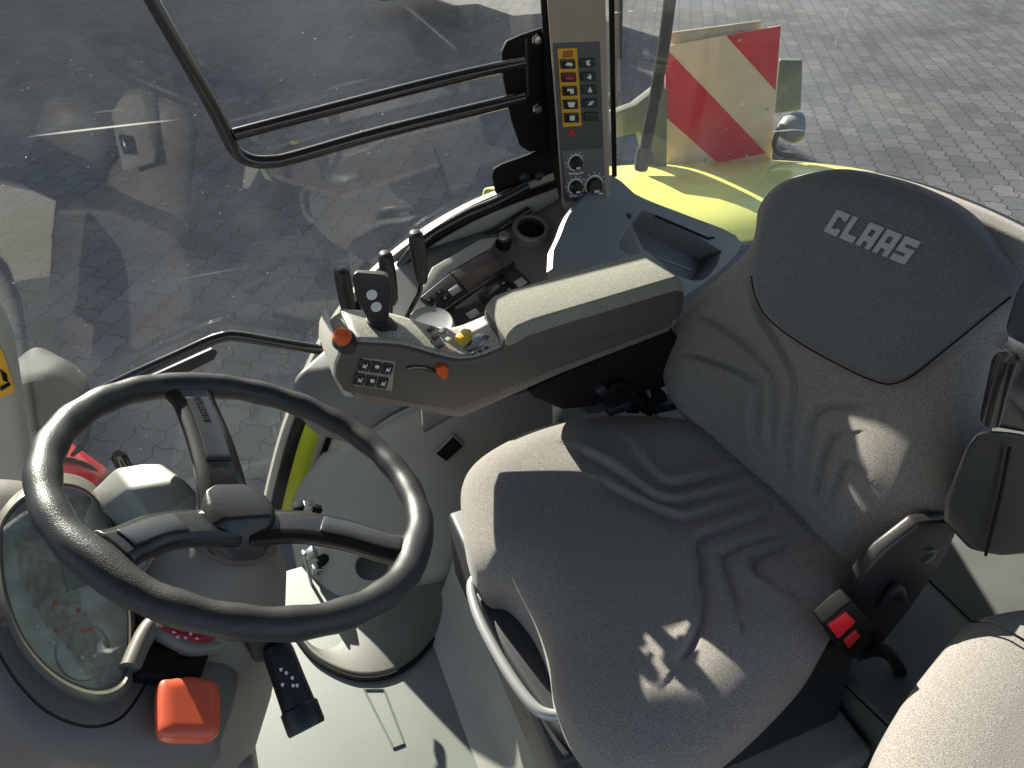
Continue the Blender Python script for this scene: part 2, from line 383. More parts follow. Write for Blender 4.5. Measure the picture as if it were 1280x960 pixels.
# --- B pillar with the switch panel
bp = thing('switch_pillar', (.73, .72, .7), 'taupe door pillar with rows of orange framed rocker switches and three round dials', 'pillar')
yF = .70
body = [(672, -220), (755, -220), (757, 0), (763, 262), (758, 265), (708, 265), (703, 258), (684, 0)]
prism('pillar_cover', [Y(a, b, yF) for a, b in body], (.03, .07, 0), 'taupe', bp, bev=.008, seg=4)
def bil(px, py): return Y(px, py, yF-.0015)
panel = [(691, 54), (750, 52), (757, 246), (752, 250), (708, 252), (704, 248)]
pn = prism('switch_panel', [Y(a, b, yF-.001) for a, b in panel], (0, .004, 0), mat('panel_grey', (.085, .08, .08), .5, bump=.2), bp, bev=.001)
prism('panel_lower', [Y(a, b, yF-.002) for a, b in [(703, 188), (755, 185), (756, 244), (710, 249)]], (0, .002, 0), mat('panel_mid_grey', (.14, .135, .13), .5), pn, bev=.0006)
prism('amber_frame', [Y(a, b, yF-.0025) for a, b in [(697, 61), (721, 60), (727, 157), (704, 159)]], (0, .002, 0), 'amber', pn, bev=0)
prism('pictogram', [Y(a, b, yF-.0035) for a, b in [(704, 64), (716, 63), (716, 71), (704, 72)]], (0, .001, 0), mat('brown_print', (.35, .12, .02), .6), pn, bev=0)
for i in range(5):
    y0 = 75+i*16.8; xo = i*1.1
    b1 = prism('rocker_switch', [Y(a, b, yF-.008) for a, b in [(701+xo, y0), (719+xo, y0-.6), (720+xo, y0+11), (702+xo, y0+11.6)]], (0, .007, 0), 'gloss' if i != 1 else mat('dark_red', (.08, .01, .01), .3), bp, bev=.001)
    sh = [[(-5, 1), (-2, -2), (4, -2), (5, 2)], [(-5, -1), (5, -1), (5, 2), (-5, 2)], [(-4, -3), (4, -3), (4, 3), (0, 3), (0, 0), (-4, 0)], [(-5, -3), (5, -3), (3, 3), (-3, 3)], [(-3, -3), (3, -3), (3, 3), (-3, 3)]][i]
    prism('pictogram', [Y(711+xo+a*1.0, y0+5.5+b, yF-.009) for a, b in sh], (0, .001, 0), 'white' if i != 1 else 'red', b1, bev=0)
    b2 = prism('rocker_switch', [Y(a, b, yF-.006) for a, b in [(726+xo, y0-1), (744+xo, y0-1.6), (745+xo, y0+9), (727+xo, y0+9.6)]], (0, .005, 0), 'dark', bp, bev=.001)
    sh = [[(-3, -2), (2, -4), (1, 0), (3, 3), (-2, 3)], [(-3, 2), (1, -3), (3, 0), (2, 4)], [(0, -4), (3, 3), (-3, 3)], [(-4, 3), (-1, -2), (4, -3), (1, 2)], None][i]
    if sh: prism('pictogram', [Y(735.5+xo+a, y0+3.7+b, yF-.007) for a, b in sh], (0, .001, 0), 'white', b2, bev=0)
prism('warning_triangle', [Y(714, 160, yF-.003), Y(720, 169, yF-.003), Y(709, 170, yF-.003)], (0, .001, 0), 'red', pn, bev=0)
def dial(px, py, rp, label=None):
    c = Y(px, py, yF-.002); r = (Y(px+rp, py, yF)-Y(px, py, yF)).length; n = Vector((0, -1, 0))
    d = lathe('rotary_dial', c, n, [(r*.98, 0), (r*.98, .001), (r*.82, .0012), (r*.8, .0008)], 'white', bp, seg=28)
    lathe('dial_cap', c, n, [(r*.78, 0), (r*.78, .008), (r*.7, .012), (r*.25, .012), (0, .012)], 'gloss', d, seg=24)
    box('pointer', c+Vector((.002, -.0125, -r*.45)), (r*.5, .002, r*.22), 'white', d, bev=0)
    for a in range(-4, 5):
        t = R(a*28); box('tick', c+Vector((math.sin(t), 0, math.cos(t)))*r*1.18, (r*.12, .0012, r*.12), 'white', d, bev=0)
dial(719, 203, 9.5); dial(719, 233, 9.5); dial(742, 231, 11.5)
for (a, b, w) in [(713, 217, 2), (720, 217, 4), (727, 216, 2), (714, 245, 2), (720, 245, 3), (727, 244, 2), (737, 243, 4), (745, 243, 3), (751, 242, 3)]:
    prism('print_mark', [Y(a-w, b-1, yF-.005), Y(a+w, b-1, yF-.005), Y(a+w, b+1, yF-.005), Y(a-w, b+1, yF-.005)], (0, .001, 0), 'white', pn, bev=0)
q0 = Y(723, 251, yF-.005); lettering('maker_lettering', 'CLAAS', q0, (Y(727, 250.7, yF)-Y(723, 251, yF)), Vector((0, 0, .006)), (0, -1, 0), 'red', pn, t=.0008)
# pillar behind (glass edge rubber + body)
tube('glass_edge_seal', [Y(764, -20, .78), Y(766, 120, .78), Y(768, 220, .78)], .006, 'matt', bp, smooth_n=0)
tube('glass_edge_seal', [Y(682, -20, .79), Y(686, 60, .79), Y(694, 190, .79)], .012, 'matt', bp, smooth_n=0)

# --- hinge brackets
br = thing('hinge_bracket', Y(670, 110, .78), 'upper black steel hinge plate with two bolts holding the guard rails', 'bracket', 'black hinge plates on the door pillar')
prism('plate', [Y(a, b, .80) for a, b in [(628, 65), (634, 52), (652, 44), (700, 28), (712, 185), (662, 190), (651, 183), (640, 150), (630, 100)]], (0, .012, 0), 'matt', br, bev=.003)
tube('edge_fold', [Y(657, 48, .797), Y(660, 120, .797)], .004, 'dark', br, smooth_n=0)
for a, b in ((670, 49), (671, 135)): lathe('bolt', Y(a, b, .80), (0, -1, 0), [(0.012, 0), (.012, .004), (.008, .007), (.008, .012), (0, .013)], 'steel', br, seg=6)
br2 = thing('hinge_bracket', Y(660, 240, .78), 'lower black hinge plate with rounded corner beside the cup holder', 'bracket', 'black hinge plates on the door pillar')
prism('plate', [Y(a, b, .795) for a, b in [(616, 222), (618, 212), (628, 206), (690, 184), (712, 190), (712, 240), (690, 280), (655, 312), (640, 306), (636, 280), (620, 240)]], (0, .012, 0), 'matt', br2, bev=.004)
for a, b, r_ in ((673, 220, .010), (655, 222, .013), (648, 256, .014)): lathe('bolt', Y(a, b, .795), (0, -1, 0), [(r_, 0), (r_, .004), (r_*.6, .008), (0, .010)], 'dark', br2, seg=16)

# --- rails
gr = thing('guard_rail', (.1, .77, 1), 'glossy black bent tube rail along the side window fixed to upper hinge plate', 'rail')
tube('outer_tube', [Y(170, -40, .77), Y(190, 0, .77), Y(238, 84, .77), Y(270, 142, .77), Y(284, 170, .77), Y(296, 190, .77), Y(315, 201, .77), Y(340, 202, .77), Y(370, 196, .77), Y(480, 165, .77), Y(655, 122, .77)], .0125, 'tube', gr, seg=16)
tube('inner_tube', [Y(293, 168, .77), Y(400, 140, .77), Y(560, 99, .77), Y(655, 78, .77)], .0115, 'tube', gr, seg=16)
gh = thing('grab_handle', (.5, .77, .75), 'glossy black curved double grab handle running from lower hinge plate behind the levers', 'handle')
tube('handle_tube', [Y(480, 372, .77), Y(500, 334, .77), (Y(530, 300, .77)), Y(580, 270, .77), Y(620, 253, .77), Y(660, 232, .77)], .012, 'tube', gh, seg=16)
tube('handle_tube', [Y(545, 342, .77), Y(585, 310, .77), Y(625, 285, .77), Y(662, 262, .77)], .009, 'tube', gh, seg=14)
lb = thing('wiper_bar', (.0, .77, .58), 'glossy black bent tube low across the side window behind the steering wheel', 'bar')
tube('bar_tube', [Y(120, 492, .77), Y(165, 470, .77), Y(225, 443, .77), Y(258, 428, .77), Y(275, 422, .77), Y(295, 420, .77), Y(350, 429, .77), Y(425, 441, .77)], .012, 'tube', lb, seg=16)
prism('bar_shield', [Y(a, b, .775) for a, b in [(170, 480), (265, 437), (272, 441), (268, 450), (215, 476), (190, 486)]], (0, .012, 0), 'dark', lb, bev=.003)
gs = thing('gas_strut', Y(770, 60, .83), 'slim black gas strut hanging beside the switch pillar', 'gas strut')
tube('cylinder', [Y(772, -40, .83), Y(770, 73, .83)], .0125, 'matt', gs, smooth_n=0)
tube('piston_rod', [Y(770, 72, .83), Y(768, 118, .83)], .006, 'gloss', gs, smooth_n=0)
tube('ball_end', [Y(768, 113, .83), Y(768, 118, .83), Y(767, 128, .83), Y(767, 134, .83)], [.007, .014, .014, .008], 'matt', gs, smooth_n=3)
ma = thing('mirror_arm', Y(820, 100, .95), 'glossy black tube arm ending in a rounded elbow in front of the warning board', 'arm')
tube('arm_tube', [Y(842, -50, .95), Y(836, 10, .95), Y(826, 80, .95), Y(806, 188, .95)], .015, 'matt', ma, seg=16)
tube('elbow', [Y(806, 184, .95), Y(803, 200, .95), Y(801, 212, .95)], [.019, .021, .017], 'dark', ma, smooth_n=4, seg=18)
lathe('elbow_cap', Y(808, 200, .95), (.55, -.2, .1), [(.018, 0), (.019, .012), (.017, .018), (0, .02)], 'dark', ma, seg=20)

# --- side console
sc = thing('side_console', (.7, .6, 0), 'long grey side console with cup holder, storage tray and black keypads along the right wall', 'console')
CT0 = Vector((.5, .50, .615)); CTN = Vector((0, -.40, .92)).normalized()
def T(px, py, off=0): return hit(px, py, CT0+CTN*off, CTN)
xs = [.27, .31, .36, .50, .65, .76, .86]
farz = [.66, .68, .695, .715, .74, .785, .765]
nearz = [.55, .565, .580, .592, .605, .63, .60]
far = [(x, .775, z) for x, z in zip(xs, farz)]; near = [(x, .47, z) for x, z in zip(xs, nearz)]
mid = [(x, .62, (a*.55+b*.45)-.012) for x, a, b in zip(xs, farz, nearz)]
low_ = [(x, .46, z-.10) for x, z in zip(xs, nearz)]
top = gridsurf('console_top', [far, mid, near, low_], 'grey', sc, n=5, solid=.01)
# cup holder
cc = T(663, 292, .0); cax = Vector((-.05, -.33, .94))
lathe('cup_holder', cc, cax, [(.030, -.03), (.030, .018), (.033, .022), (.040, .022), (.043, .018), (.043, -.02)], 'grey', sc, seg=40)
lathe('cup_well', cc, cax, [(.0, .004), (.030, .004), (.030, .020)], 'matt', sc, seg=40)
kn = lathe('round_knob', T(629, 303, .002), CTN, [(.014, 0), (.014, .02), (.012, .024), (0, .025)], 'steel', sc)
lathe('knob_collar', T(629, 306, .0), CTN, [(.018, 0), (.018, .012), (.014, .013)], 'matt', kn)
def slab(name, pts, m, parent, h=.012, off=0, bev=.002, **k):
    return prism(name, [T(a, b, off) for a, b in pts], CTN*h, m, parent, bev=bev, **k)
slab('bright_ledge', [(522, 374), (540, 338), (600, 303), (622, 300), (612, 314), (562, 343), (527, 378)], 'beige', sc, .012, .003)
k1 = slab('keypad', [(525, 376), (562, 346), (583, 370), (548, 396)], 'dark', sc, .014, .004)
k2 = slab('console_lid', [(563, 345), (609, 317), (629, 338), (585, 369)], mat('brown_lid', (.13, .10, .085), .22), sc, .012, .004)
k3 = slab('keypad', [(549, 398), (639, 335), (663, 356), (640, 372), (620, 380), (568, 412)], 'dark', sc, .013, .004)
slab('divider_rail', [(549, 397), (640, 333), (643, 336), (552, 400)], 'gloss', sc, .018, .004, .001)
def keys(par, lst, s=5.5, off=.018):
    for a, b, m_ in lst:
        kk = slab('key', [(a-s, b+1), (a+1, b-s*.8), (a+s, b-1), (a-1, b+s*.8)], 'matt', par, .003, off, .0008)
        slab('pictogram', [(a-s*.45, b+.6), (a+.5, b-s*.35), (a+s*.45, b-.5), (a-.5, b+s*.35)], m_, kk, .0008, off+.003, 0)
keys(k1, [(536, 375, 'lgrey'), (549, 365, 'lgrey'), (543, 383, 'lgrey'), (556, 373, 'lgrey')])
slab('bright_key', [(560, 364), (571, 356), (577, 363), (566, 371)], 'silver', k1, .003, .018, .0008)
keys(k3, [(629, 354, 'lgrey'), (636, 362, 'lgrey')], off=.017)
slab('bright_key', [(642, 353), (652, 347), (659, 354), (649, 360)], 'silver', k3, .003, .017, .0008)
slab('bright_key', [(582, 393), (594, 386), (600, 392), (588, 399)], 'silver', k3, .003, .017, .0008)
slab('flap', [(596, 368), (630, 343), (648, 362), (622, 376), (606, 384)], 'gloss', k3, .002, .0165, .0008)
# rear part with tray, leaning panel below the quarter window
RP0 = Vector((.95, .70, .72)); 
ra, rb, rc_ = Y(765, 218, .775), Y(921, 294, .775), Z(921, 320, .60)
RN = (rb-ra).cross(Vector((0, -.86, -.5))).normalized()
if RN.z < 0: RN = -RN
def TR(px, py, off=0): return hit(px, py, ra+RN*off, RN)
fr_outer = [(762, 216), (792, 240), (921, 294), (924, 300), (921, 318), (857, 372), (700, 372), (690, 300), (716, 262)]
tr_o = [(800, 270), (815, 268), (897, 311), (899, 318), (892, 335), (866, 349), (780, 314), (781, 296)]
# frame surface with a hole
bm = bmesh.new()
O_ = smoothpath([TR(*p) for p in [(716, 258), (762, 216), (792, 240), (860, 268), (921, 294), (923, 316), (857, 372), (770, 372), (690, 340), (700, 290)]], 6, True)
cenp = TR(842, 308); I_ = smoothpath([TR(*p) for p in tr_o], 5, True)
def ang(p): d = p-cenp; U, V_, _ = frame(RN); return math.atan2(d.dot(V_), d.dot(U))
def resample(P, K=72):
    A = sorted((ang(p), p) for p in P); a = np.array([q[0] for q in A]); 
    pts = np.array([list(q[1]) for q in A]); a3 = np.concatenate([a-2*math.pi, a, a+2*math.pi]); p3 = np.concatenate([pts]*3)
    return [Vector([float(np.interp(t, a3, p3[:, i])) for i in range(3)]) for t in np.linspace(-math.pi, math.pi, K, endpoint=False)]
Or, Ir = resample(O_), resample(I_)
ringsv = [[bm.verts.new(p+(cenp-p)*.3+Vector((0, 0, -.45))) for p in Or], [bm.verts.new(p-RN*.012) for p in Or], [bm.verts.new(p+(cenp-p).normalized()*.006) for p in Or],
          [bm.verts.new(p-(cenp-p).normalized()*.004) for p in Ir], [bm.verts.new(p-RN*.006) for p in Ir], [bm.verts.new(p+(cenp-p)*.12-RN*.055) for p in Ir]]
for A, B in zip(ringsv, ringsv[1:]):
    for i in range(len(A)): bm.faces.new((A[i], A[(i+1) % len(A)], B[(i+1) % len(A)], B[i]))
bm.faces.new(ringsv[-1])
finish('storage_tray', bm, mat('tray_grey', (.15, .15, .165), .45, bump=.3, bscale=900, var=.05), sc, ang=40)
tube('tray_slot', [TR(820, 270, .002), TR(885, 298, .002), TR(892, 297, .002)], .003, 'matt', sc, smooth_n=0, seg=8)
tube('tray_rib', [TR(799, 315, -.03), TR(864, 338, -.03)], .003, 'grey', sc, smooth_n=0, seg=8)
lathe('panel_screw', TR(786, 270, .0), RN, [(.007, 0), (.007, .003), (.003, .003), (.003, .001), (0, .001)], 'dark', sc, seg=16)
for a, b in ((703, 342), (721, 342)): lathe('round_button', T(a, b, .003), CTN, [(.011, 0), (.011, .006), (.007, .009), (0, .009)], 'matt', sc, seg=20)
# front nose of the console below the armrest head
def grow(c, k): return [Vector(c)]
hull('console_nose', [Y(362, 482, .66), Y(372, 466, .66), Y(430, 458, .66), Y(470, 455, .62), Y(372, 520, .60), Y(392, 545, .60), Y(440, 558, .58), Y(508, 512, .56), Y(620, 470, .56), Y(620, 440, .66), (.18, .74, .52), (.5, .74, .50), (.5, .74, .58), (.18, .74, .56)], 'grey', sc, bev=.014, seg=4)
# inner wall
W_top = [Y(408, 568, .70), Y(428, 560, .63), Y(462, 541, .575), Y(512, 512, .55), Y(640, 462, .55), Y(760, 430, .55), Vector((1.15, .55, .5))]
W_mid = [Y(366, 640, .70), Y(400, 640, .63), Y(450, 632, .56), Y(530, 610, .50), Y(640, 575, .48), Y(760, 520, .48), Vector((1.15, .48, .30))]
W_bot = [Y(388, 762, .56), Y(405, 756, .50), Y(450, 748, .45), Y(528, 730, .41), Y(592, 711, .395), Y(720, 655, .395), Vector((1.15, .395, .10))]
gridsurf('side_wall', [W_top, W_mid, W_bot], 'lgrey', sc, n=6, solid=.01)
tube('wall_rim', W_top[:5], .006, 'lgrey', sc)
tube('wall_seam', [p+Vector((0, -.002, 0)) for p in W_bot], .003, 'matt', sc, seg=8)
LBt = [p+Vector((0, .004, -.003)) for p in W_bot]
LBb = [Z(368, 792, 0), Z(398, 826, 0), Z(452, 847, 0), Z(508, 832, 0), Z(562, 775, 0), Z(640, 708, 0), Vector((1.15, .36, 0))]
LBm = [a.lerp(b, .5)+Vector((0, -.015, 0)) for a, b in zip(LBt, LBb)]
gridsurf('lower_body', [LBt, LBm, LBb], mat('body_grey', (.13, .125, .105), .5, bump=.25, var=.06), sc, n=6, solid=.01)
tube('floor_seal', [p+Vector((0, -.006, .004)) for p in LBb], .006, 'matt', sc, seg=8)
def Wl(px, py):  # point on the wall (approximate plane)
    return hit(px, py, Y(560, 558, .505), (-.05, -1, .30))
vc = [Wl(*p) for p in [(541, 566), (566, 541), (580, 555), (556, 577)]]
vn = (vc[1]-vc[0]).cross(vc[3]-vc[0]).normalized(); vn = vn if vn.y < 0 else -vn
v1 = prism('wall_vent', [p-vn*.004 for p in vc], vn*.012, 'lgrey', sc, bev=.002)
prism('vent_screen', [p.lerp(sum(vc, Vector())/4, .16)+vn*.009 for p in vc], vn*.001, 'matt', v1, bev=0)
sp = Y(464, 704, .452); lathe('round_cap', sp+Vector((0, -.004, 0)), (-.06, -1, .32), [(.038, 0), (.038, .006), (.036, .009), (.030, .006), (0, .006)], 'dark', sc, seg=40)
for i, (a, b) in enumerate([(372, 634), (385, 632), (396, 636), (388, 692), (404, 700), (398, 712)]):
    box('latch_part', Y(a, b, .55), (.022, .02, .03 if i > 2 else .014), 'matt' if i % 2 == 0 else 'steel', sc, bev=.003, rot=Matrix.Rotation(R(20*i), 3, 'Y'))
tube('latch_strap', [Y(379, 690, .55), Y(392, 740, .53), Y(400, 772, .51)], .009, 'beige', sc, flat=.4)

# ================================================================== ARMREST CONSOLE
ar = thing('armrest_console', (.45, .33, .4), 'brown grey armrest console with speckled fabric pad, keypad, joystick and three black levers', 'armrest')
YA = .27
side = [(419, 474), (420, 458), (428, 438), (442, 429), (500, 433), (545, 446), (575, 451), (598, 448), (636, 434), (700, 414), (840, 366), (846, 372), (843, 408), (700, 462), (576, 514), (545, 511), (430, 492)]
prism('console_body', [Y(a, b, YA) for a, b in side], (0, .102, 0), mat('armrest_brown', (.11, .090, .075), .5, bump=.25, var=.05), ar, bev=.010, seg=4)
under = [(440, 484), (545, 506), (578, 508), (838, 402), (838, 414), (700, 468), (578, 522), (560, 521), (500, 507), (470, 506), (442, 497)]
prism('lower_trim', [Y(a, b, YA+.004) for a, b in under], (0, .095, 0), mat('trim_taupe', (.20, .16, .135), .5), ar, bev=.004)
padp = [(628, 440), (632, 424), (642, 413), (664, 405), (843, 351), (853, 357), (857, 368), (855, 392), (846, 402), (836, 402), (700, 441), (640, 462)]
prism('pad_side_shade', [Y(a, b, YA-.004) for a, b in padp], (0, .102, 0), mat('pad_side_shade', (.10, .080, .068), .6, bump=.3), ar, bev=.008)  # fabric side of the pad, its shade painted as dark brown
padt = [(632, 434), (634, 420), (645, 408), (668, 399), (846, 346), (854, 353), (857, 360), (856, 366), (846, 364), (700, 408), (660, 421), (642, 432)]
prism('arm_pad', [Y(a, b, YA-.006) for a, b in padt], (0, .106, 0), 'padfabric', ar, bev=.012, seg=5)
DZ = lambda px, py, z=.772: Z(px, py, z)
deckp = [(428, 432), (446, 414), (500, 402), (556, 406), (606, 392), (630, 405), (638, 431), (598, 449), (575, 452), (545, 447), (500, 434), (446, 430)]
# control deck: speckled keypad surface on top of the head
DN = Vector((0, 0, 1))
gA = [Y(a, b, YA+.006) for a, b in [(440, 428), (500, 431), (545, 443), (575, 449), (598, 446), (632, 432)]]
gB = [p+Vector((0, .092, .000)) for p in gA]
gridsurf('control_deck', [gA, [p.lerp(q, .5)+Vector((0, 0, .004)) for p, q in zip(gA, gB)], gB], mat('deck_print', (.36, .34, .29), .5, fleck=.35, fscale=420), ar, n=4, solid=-.006)
def D(px, py, off=0): return hit(px, py, gA[2]+Vector((0, 0, .008+off)), (.05, 0, 1))
def dk(name, pts, h, m, par=None, off=0, bev=.001): return prism(name, [D(a, b, off) for a, b in pts], (0, 0, h), m, par or ar, bev=bev)
random.seed(3)
for i in range(4):
    for j in range(3):
        a = 505+i*15+j*9; b = 424+i*2.5-j*7+random.uniform(-1, 1)
        if 560 < a < 600: continue
        dk('deck_key', [(a-5, b+1), (a+1, b-3), (a+6, b), (a, b+4)], .003, random.choice(['lgrey', 'dark', 'beige', 'dark']))
dk('selector_recess', [(578, 437), (597, 417), (613, 421), (602, 434), (588, 441)], .002, 'gloss', off=.002)
dk('selector_lever', [(569, 428), (580, 418), (590, 420), (588, 427), (576, 433)], .014, mat('yellow_plastic', (.75, .42, .02), .4), off=.002, bev=.003)
for a, b in ((592, 443), (600, 440), (608, 436)): dk('deck_key', [(a-3, b), (a, b-3), (a+3, b-1), (a, b+2)], .004, 'dark')
dk('orange_switch', [(462, 431), (466, 424), (484, 427), (492, 434), (486, 437)], .006, 'orange', off=.002)
lathe('orange_button', Y(429, 424, .28), (-.35, -.3, .85), [(.0, -.03), (.017, -.03), (.019, .0), (.015, .002), (.012, .006), (0, .007)], 'dark', ar, seg=20)
lathe('button_cap', Y(428, 421, .275), (-.35, -.3, .85), [(.014, -.004), (.013, .007), (.009, .010), (0, .010)], 'orange', ar, seg=20)
prism('light_endcap', [Y(a, b, YA+.004) for a, b in [(417, 474), (418, 455), (424, 440), (430, 438), (426, 458), (428, 478), (445, 498), (430, 496)]], (0, .13, 0), 'beige', ar, bev=.004)
kp = thing  # (keypad on the side face)
kpad = prism('side_keypad', [Y(a, b, YA-.001) for a, b in [(453, 447), (494, 452), (490, 489), (443, 482)]], (0, .004, 0), 'taupe', ar, bev=.001)
for r_ in range(2):
    for c_ in range(3):
        x0 = 451+c_*14.5-r_*6; y0 = 450+c_*2.2+r_*17.5
        q = [(x0, y0), (x0+12.5, y0+1.8), (x0+9.5, y0+15.5), (x0-3.5, y0+13.5)]
        kk = prism('key', [Y(a, b, YA-.005) for a, b in q], (0, .005, 0), 'gloss', kpad, bev=.0012)
        if c_ == 1: sh = [(4, 4), (9, 5), (8, 9), (3, 8)]
        else: sh = [(2, 10), (4, 5), (6, 8), (9, 4), (8, 7), (6, 11), (4, 9)]
        prism('pictogram', [Y(x0+a, y0+b, YA-.006) for a, b in sh], (0, .001, 0), 'white', kk, bev=0)
tube('slider_slot', [Y(508, 461, YA-.001), Y(518, 459, YA-.001), Y(532, 460, YA-.001), Y(546, 465, YA-.001)], .0035, 'gloss', ar, seg=8)
prism('slider_knob', [Y(a, b, YA-.012) for a, b in [(547, 461), (555, 458), (562, 462), (559, 473), (555, 475), (546, 468)]], (0, .014, 0), 'orange', ar, bev=.002)
# joystick
JP = lambda a, b, y=.345: Y(a, b, y)
bm = bmesh.new(); P0 = Z(474, 413, gA[1].z+.004); JY = P0.y-.018; JP = lambda a, b, y=0: Y(468+(a-468)*1.12, 404+(b-404)*1.08, JY+(y-.345 if y else 0)*1.2)
lathe('joystick_boot', P0-Vector((0, 0, .012)), (0, 0, 1), [(.034, 0), (.034, .008), (.028, .012), (.030, .017), (.023, .021), (.025, .026), (.018, .030), (.019, .036), (.013, .04)], 'dark', ar, seg=28)
js = hull('joystick', [JP(443, 350), JP(447, 345), JP(478, 348), JP(487, 356), JP(487, 374), JP(480, 392), JP(483, 404), JP(462, 404), JP(459, 388), JP(447, 374)]+[JP(446, 342, .385), JP(482, 344, .385), JP(488, 358, .385), JP(480, 390, .375), JP(480, 402, .372), JP(463, 402, .372), JP(448, 368, .385)], mat('joystick_grey', (.030, .028, .028), .42, bump=.3), ar, bev=.005, seg=4)
for a, b in ((465, 371), (470, 385)):
    c = JP(a, b, .3445); rb_ = lathe('joystick_button', c, (0, -1, .1), [(.0085, 0), (.0085, .001), (.0070, .0012), (.0068, .0006), (0, .0006)], 'white', js, seg=20)
    box('pictogram', c+Vector((0, -.0012, 0)), (.005, .001, .006), 'white', rb_, bev=0)
# three levers
def lever(grip, stem, y, lab=None):
    g = [(p[0], p[1]) for p in grip]
    P = [Y(a, b, y) for a, b in g]; n = len(P)
    o = tube('lever', [Y(a, b, y) for a, b in stem], .0045, 'gloss', ar, seg=10)
    rr = [.008, .0155, .0175, .0175, .016, .013, .009]
    bm = bmesh.new(); PP = smoothpath([P[0].lerp(P[-1], t) for t in (0, .06, .25, .45, .7, .92, 1)], 4)
    r2 = list(np.interp(np.linspace(0, 6, len(PP)), range(7), rr)); add_tube(bm, PP, r2, 16, flat=.8)
    finish('lever_grip', bm, mat('lever_black', (.03, .027, .025), .4, bump=.3), o)
lever([(426, 335), (438, 401)], [(438, 398), (438, 414)], .44)
lever([(481, 315), (491, 379)], [(490, 376), (487, 396)], .47)
lever([(519, 289), (528, 353)], [(527, 350), (524, 366), (514, 385), (509, 396), (512, 404)], .45)
lathe('deck_ring', Y(538, 404, .43), (0, -.2, 1), [(.044, -.012), (.044, .0), (.040, .005), (.030, .002), (0, .002)], 'silver', ar, seg=36)
# support under the armrest
bl = thing('armrest_bracket', (.6, .33, .4), 'black steel bracket under the armrest beside the seat', 'bracket')
prism('bracket_plate', [Y(a, b, .285) for a, b in [(659, 489), (700, 470), (838, 414), (860, 430), (862, 478), (800, 492), (742, 509), (704, 513), (668, 498)]], (0, .10, 0), 'matt', bl, bev=.006)
tube('post', [Y(697, 505, .33), Y(697, 540, .33)], .010, 'beige', bl, smooth_n=0)
for i, (a, b, w, h) in enumerate([(757, 490, .035, .03), (770, 505, .05, .02), (790, 500, .03, .04), (748, 482, .02, .02), (812, 498, .02, .06), (826, 505, .015, .07)]):
    box('mechanism', Y(a, b, .29), (w, .04, h), 'dark' if i % 2 else 'matt', bl, bev=.003, rot=Matrix.Rotation(R(25*i-30), 3, 'Y'))
tube('cable', [Y(760, 488, .27), Y(775, 480, .27), Y(795, 495, .27), Y(812, 520, .27)], .005, 'matt', bl, seg=8)
tube('strap', [Y(806, 480, .30), Y(818, 515, .28), Y(832, 540, .28)], .010, 'silver', bl, flat=.3, seg=8)

# ================================================================== DRIVER SEAT
ds = thing('driver_seat', (.55, -.02, .17), 'large grey fabric driver seat with quilted grooves and raised headrest pad', 'seat')
BR = R(16); BYW = R(8)
bu = Vector((-math.sin(BYW), math.cos(BYW), 0)); bh = Vector((math.cos(BYW), math.sin(BYW), 0))
bv = (bh*math.sin(BR)+Vector((0, 0, 1))*math.cos(BR)).normalized(); bn = (-bh*math.cos(BR)+Vector((0, 0, 1))*math.sin(BR)).normalized()
BO = Vector((.80, 0, .50))
def uvp(px, py, w): p = hit(px, py, BO+bn*w, bn)-BO; return (p.dot(bu), p.dot(bv))
def line(pts, w): return np.array([uvp(a, b, w) for a, b in pts])
sil = [(838, 478), (835, 445), (845, 405), (868, 375), (905, 343), (938, 305), (944, 262), (960, 235), (990, 218), (1050, 210), (1120, 224), (1200, 253), (1262, 283), (1300, 305), (1312, 335), (1285, 370), (1252, 400), (1228, 450), (1210, 520), (1196, 580), (1172, 645), (1128, 675), (1080, 712), (1040, 680), (950, 610), (890, 560)]
bl_out = [uvp(a, b, .02) for a, b in sil]
bgro = [[(865, 439), (906, 456), (936, 472), (944, 487), (940, 540), (946, 555), (955, 562)], [(882, 392), (914, 416), (951, 452), (964, 472), (964, 510), (959, 555)],
        [(940, 364), (951, 397), (977, 442), (991, 476), (981, 540), (981, 589), (996, 604)], [(1082, 506), (1056, 506), (1030, 508), (1015, 521), (1004, 562), (1000, 604)],
        [(1062, 540), (1050, 542), (1041, 547), (1030, 570), (1024, 619), (1037, 632)], [(1088, 592), (1066, 574), (1056, 585), (1045, 636)]]
BG = [line(g, .055) for g in bgro]
def gro(P, G, a=.0065, s1=.0065, s2=.020, side=.0055):
    h = np.zeros(len(P))
    for g in G:
        L_ = np.array([(q.x, q.y) for q in smoothpath([Vector((x, y, 0)) for x, y in g], 4)])
        d = np.full(len(P), 9.); sg = np.ones(len(P))
        for A_, B_ in zip(L_, L_[1:]):
            di = segdist(P, A_, B_); t_ = B_-A_; c_ = t_[0]*(P[:, 1]-A_[1])-t_[1]*(P[:, 0]-A_[0]); k_ = di < d; d[k_] = di[k_]; sg[k_] = np.sign(c_[k_])
        ends = np.minimum(np.linalg.norm(P-L_[0], axis=1), np.linalg.norm(P-L_[-1], axis=1)); f_ = np.clip(ends/.035, 0, 1)
        h -= a*np.exp(-(d/s1)**2)*(.4+.6*f_)
        h += sg*side*np.tanh(d/.004)*np.exp(-(d/s2)**2)*f_
    return h
def bfun(P, D):
    u_, v_ = P[:, 0], P[:, 1]
    c = .05
    side_ = np.exp(-((u_-c-.20)/.075)**2)+np.exp(-((u_-c+.20)/.075)**2)
    return .022*side_*np.clip(1-(v_/.42)**2, 0, 1)+gro(P, BG, .0085, .006, .018, .0065)*np.clip(D/.03, 0, 1)+.006*np.sin(v_*9)
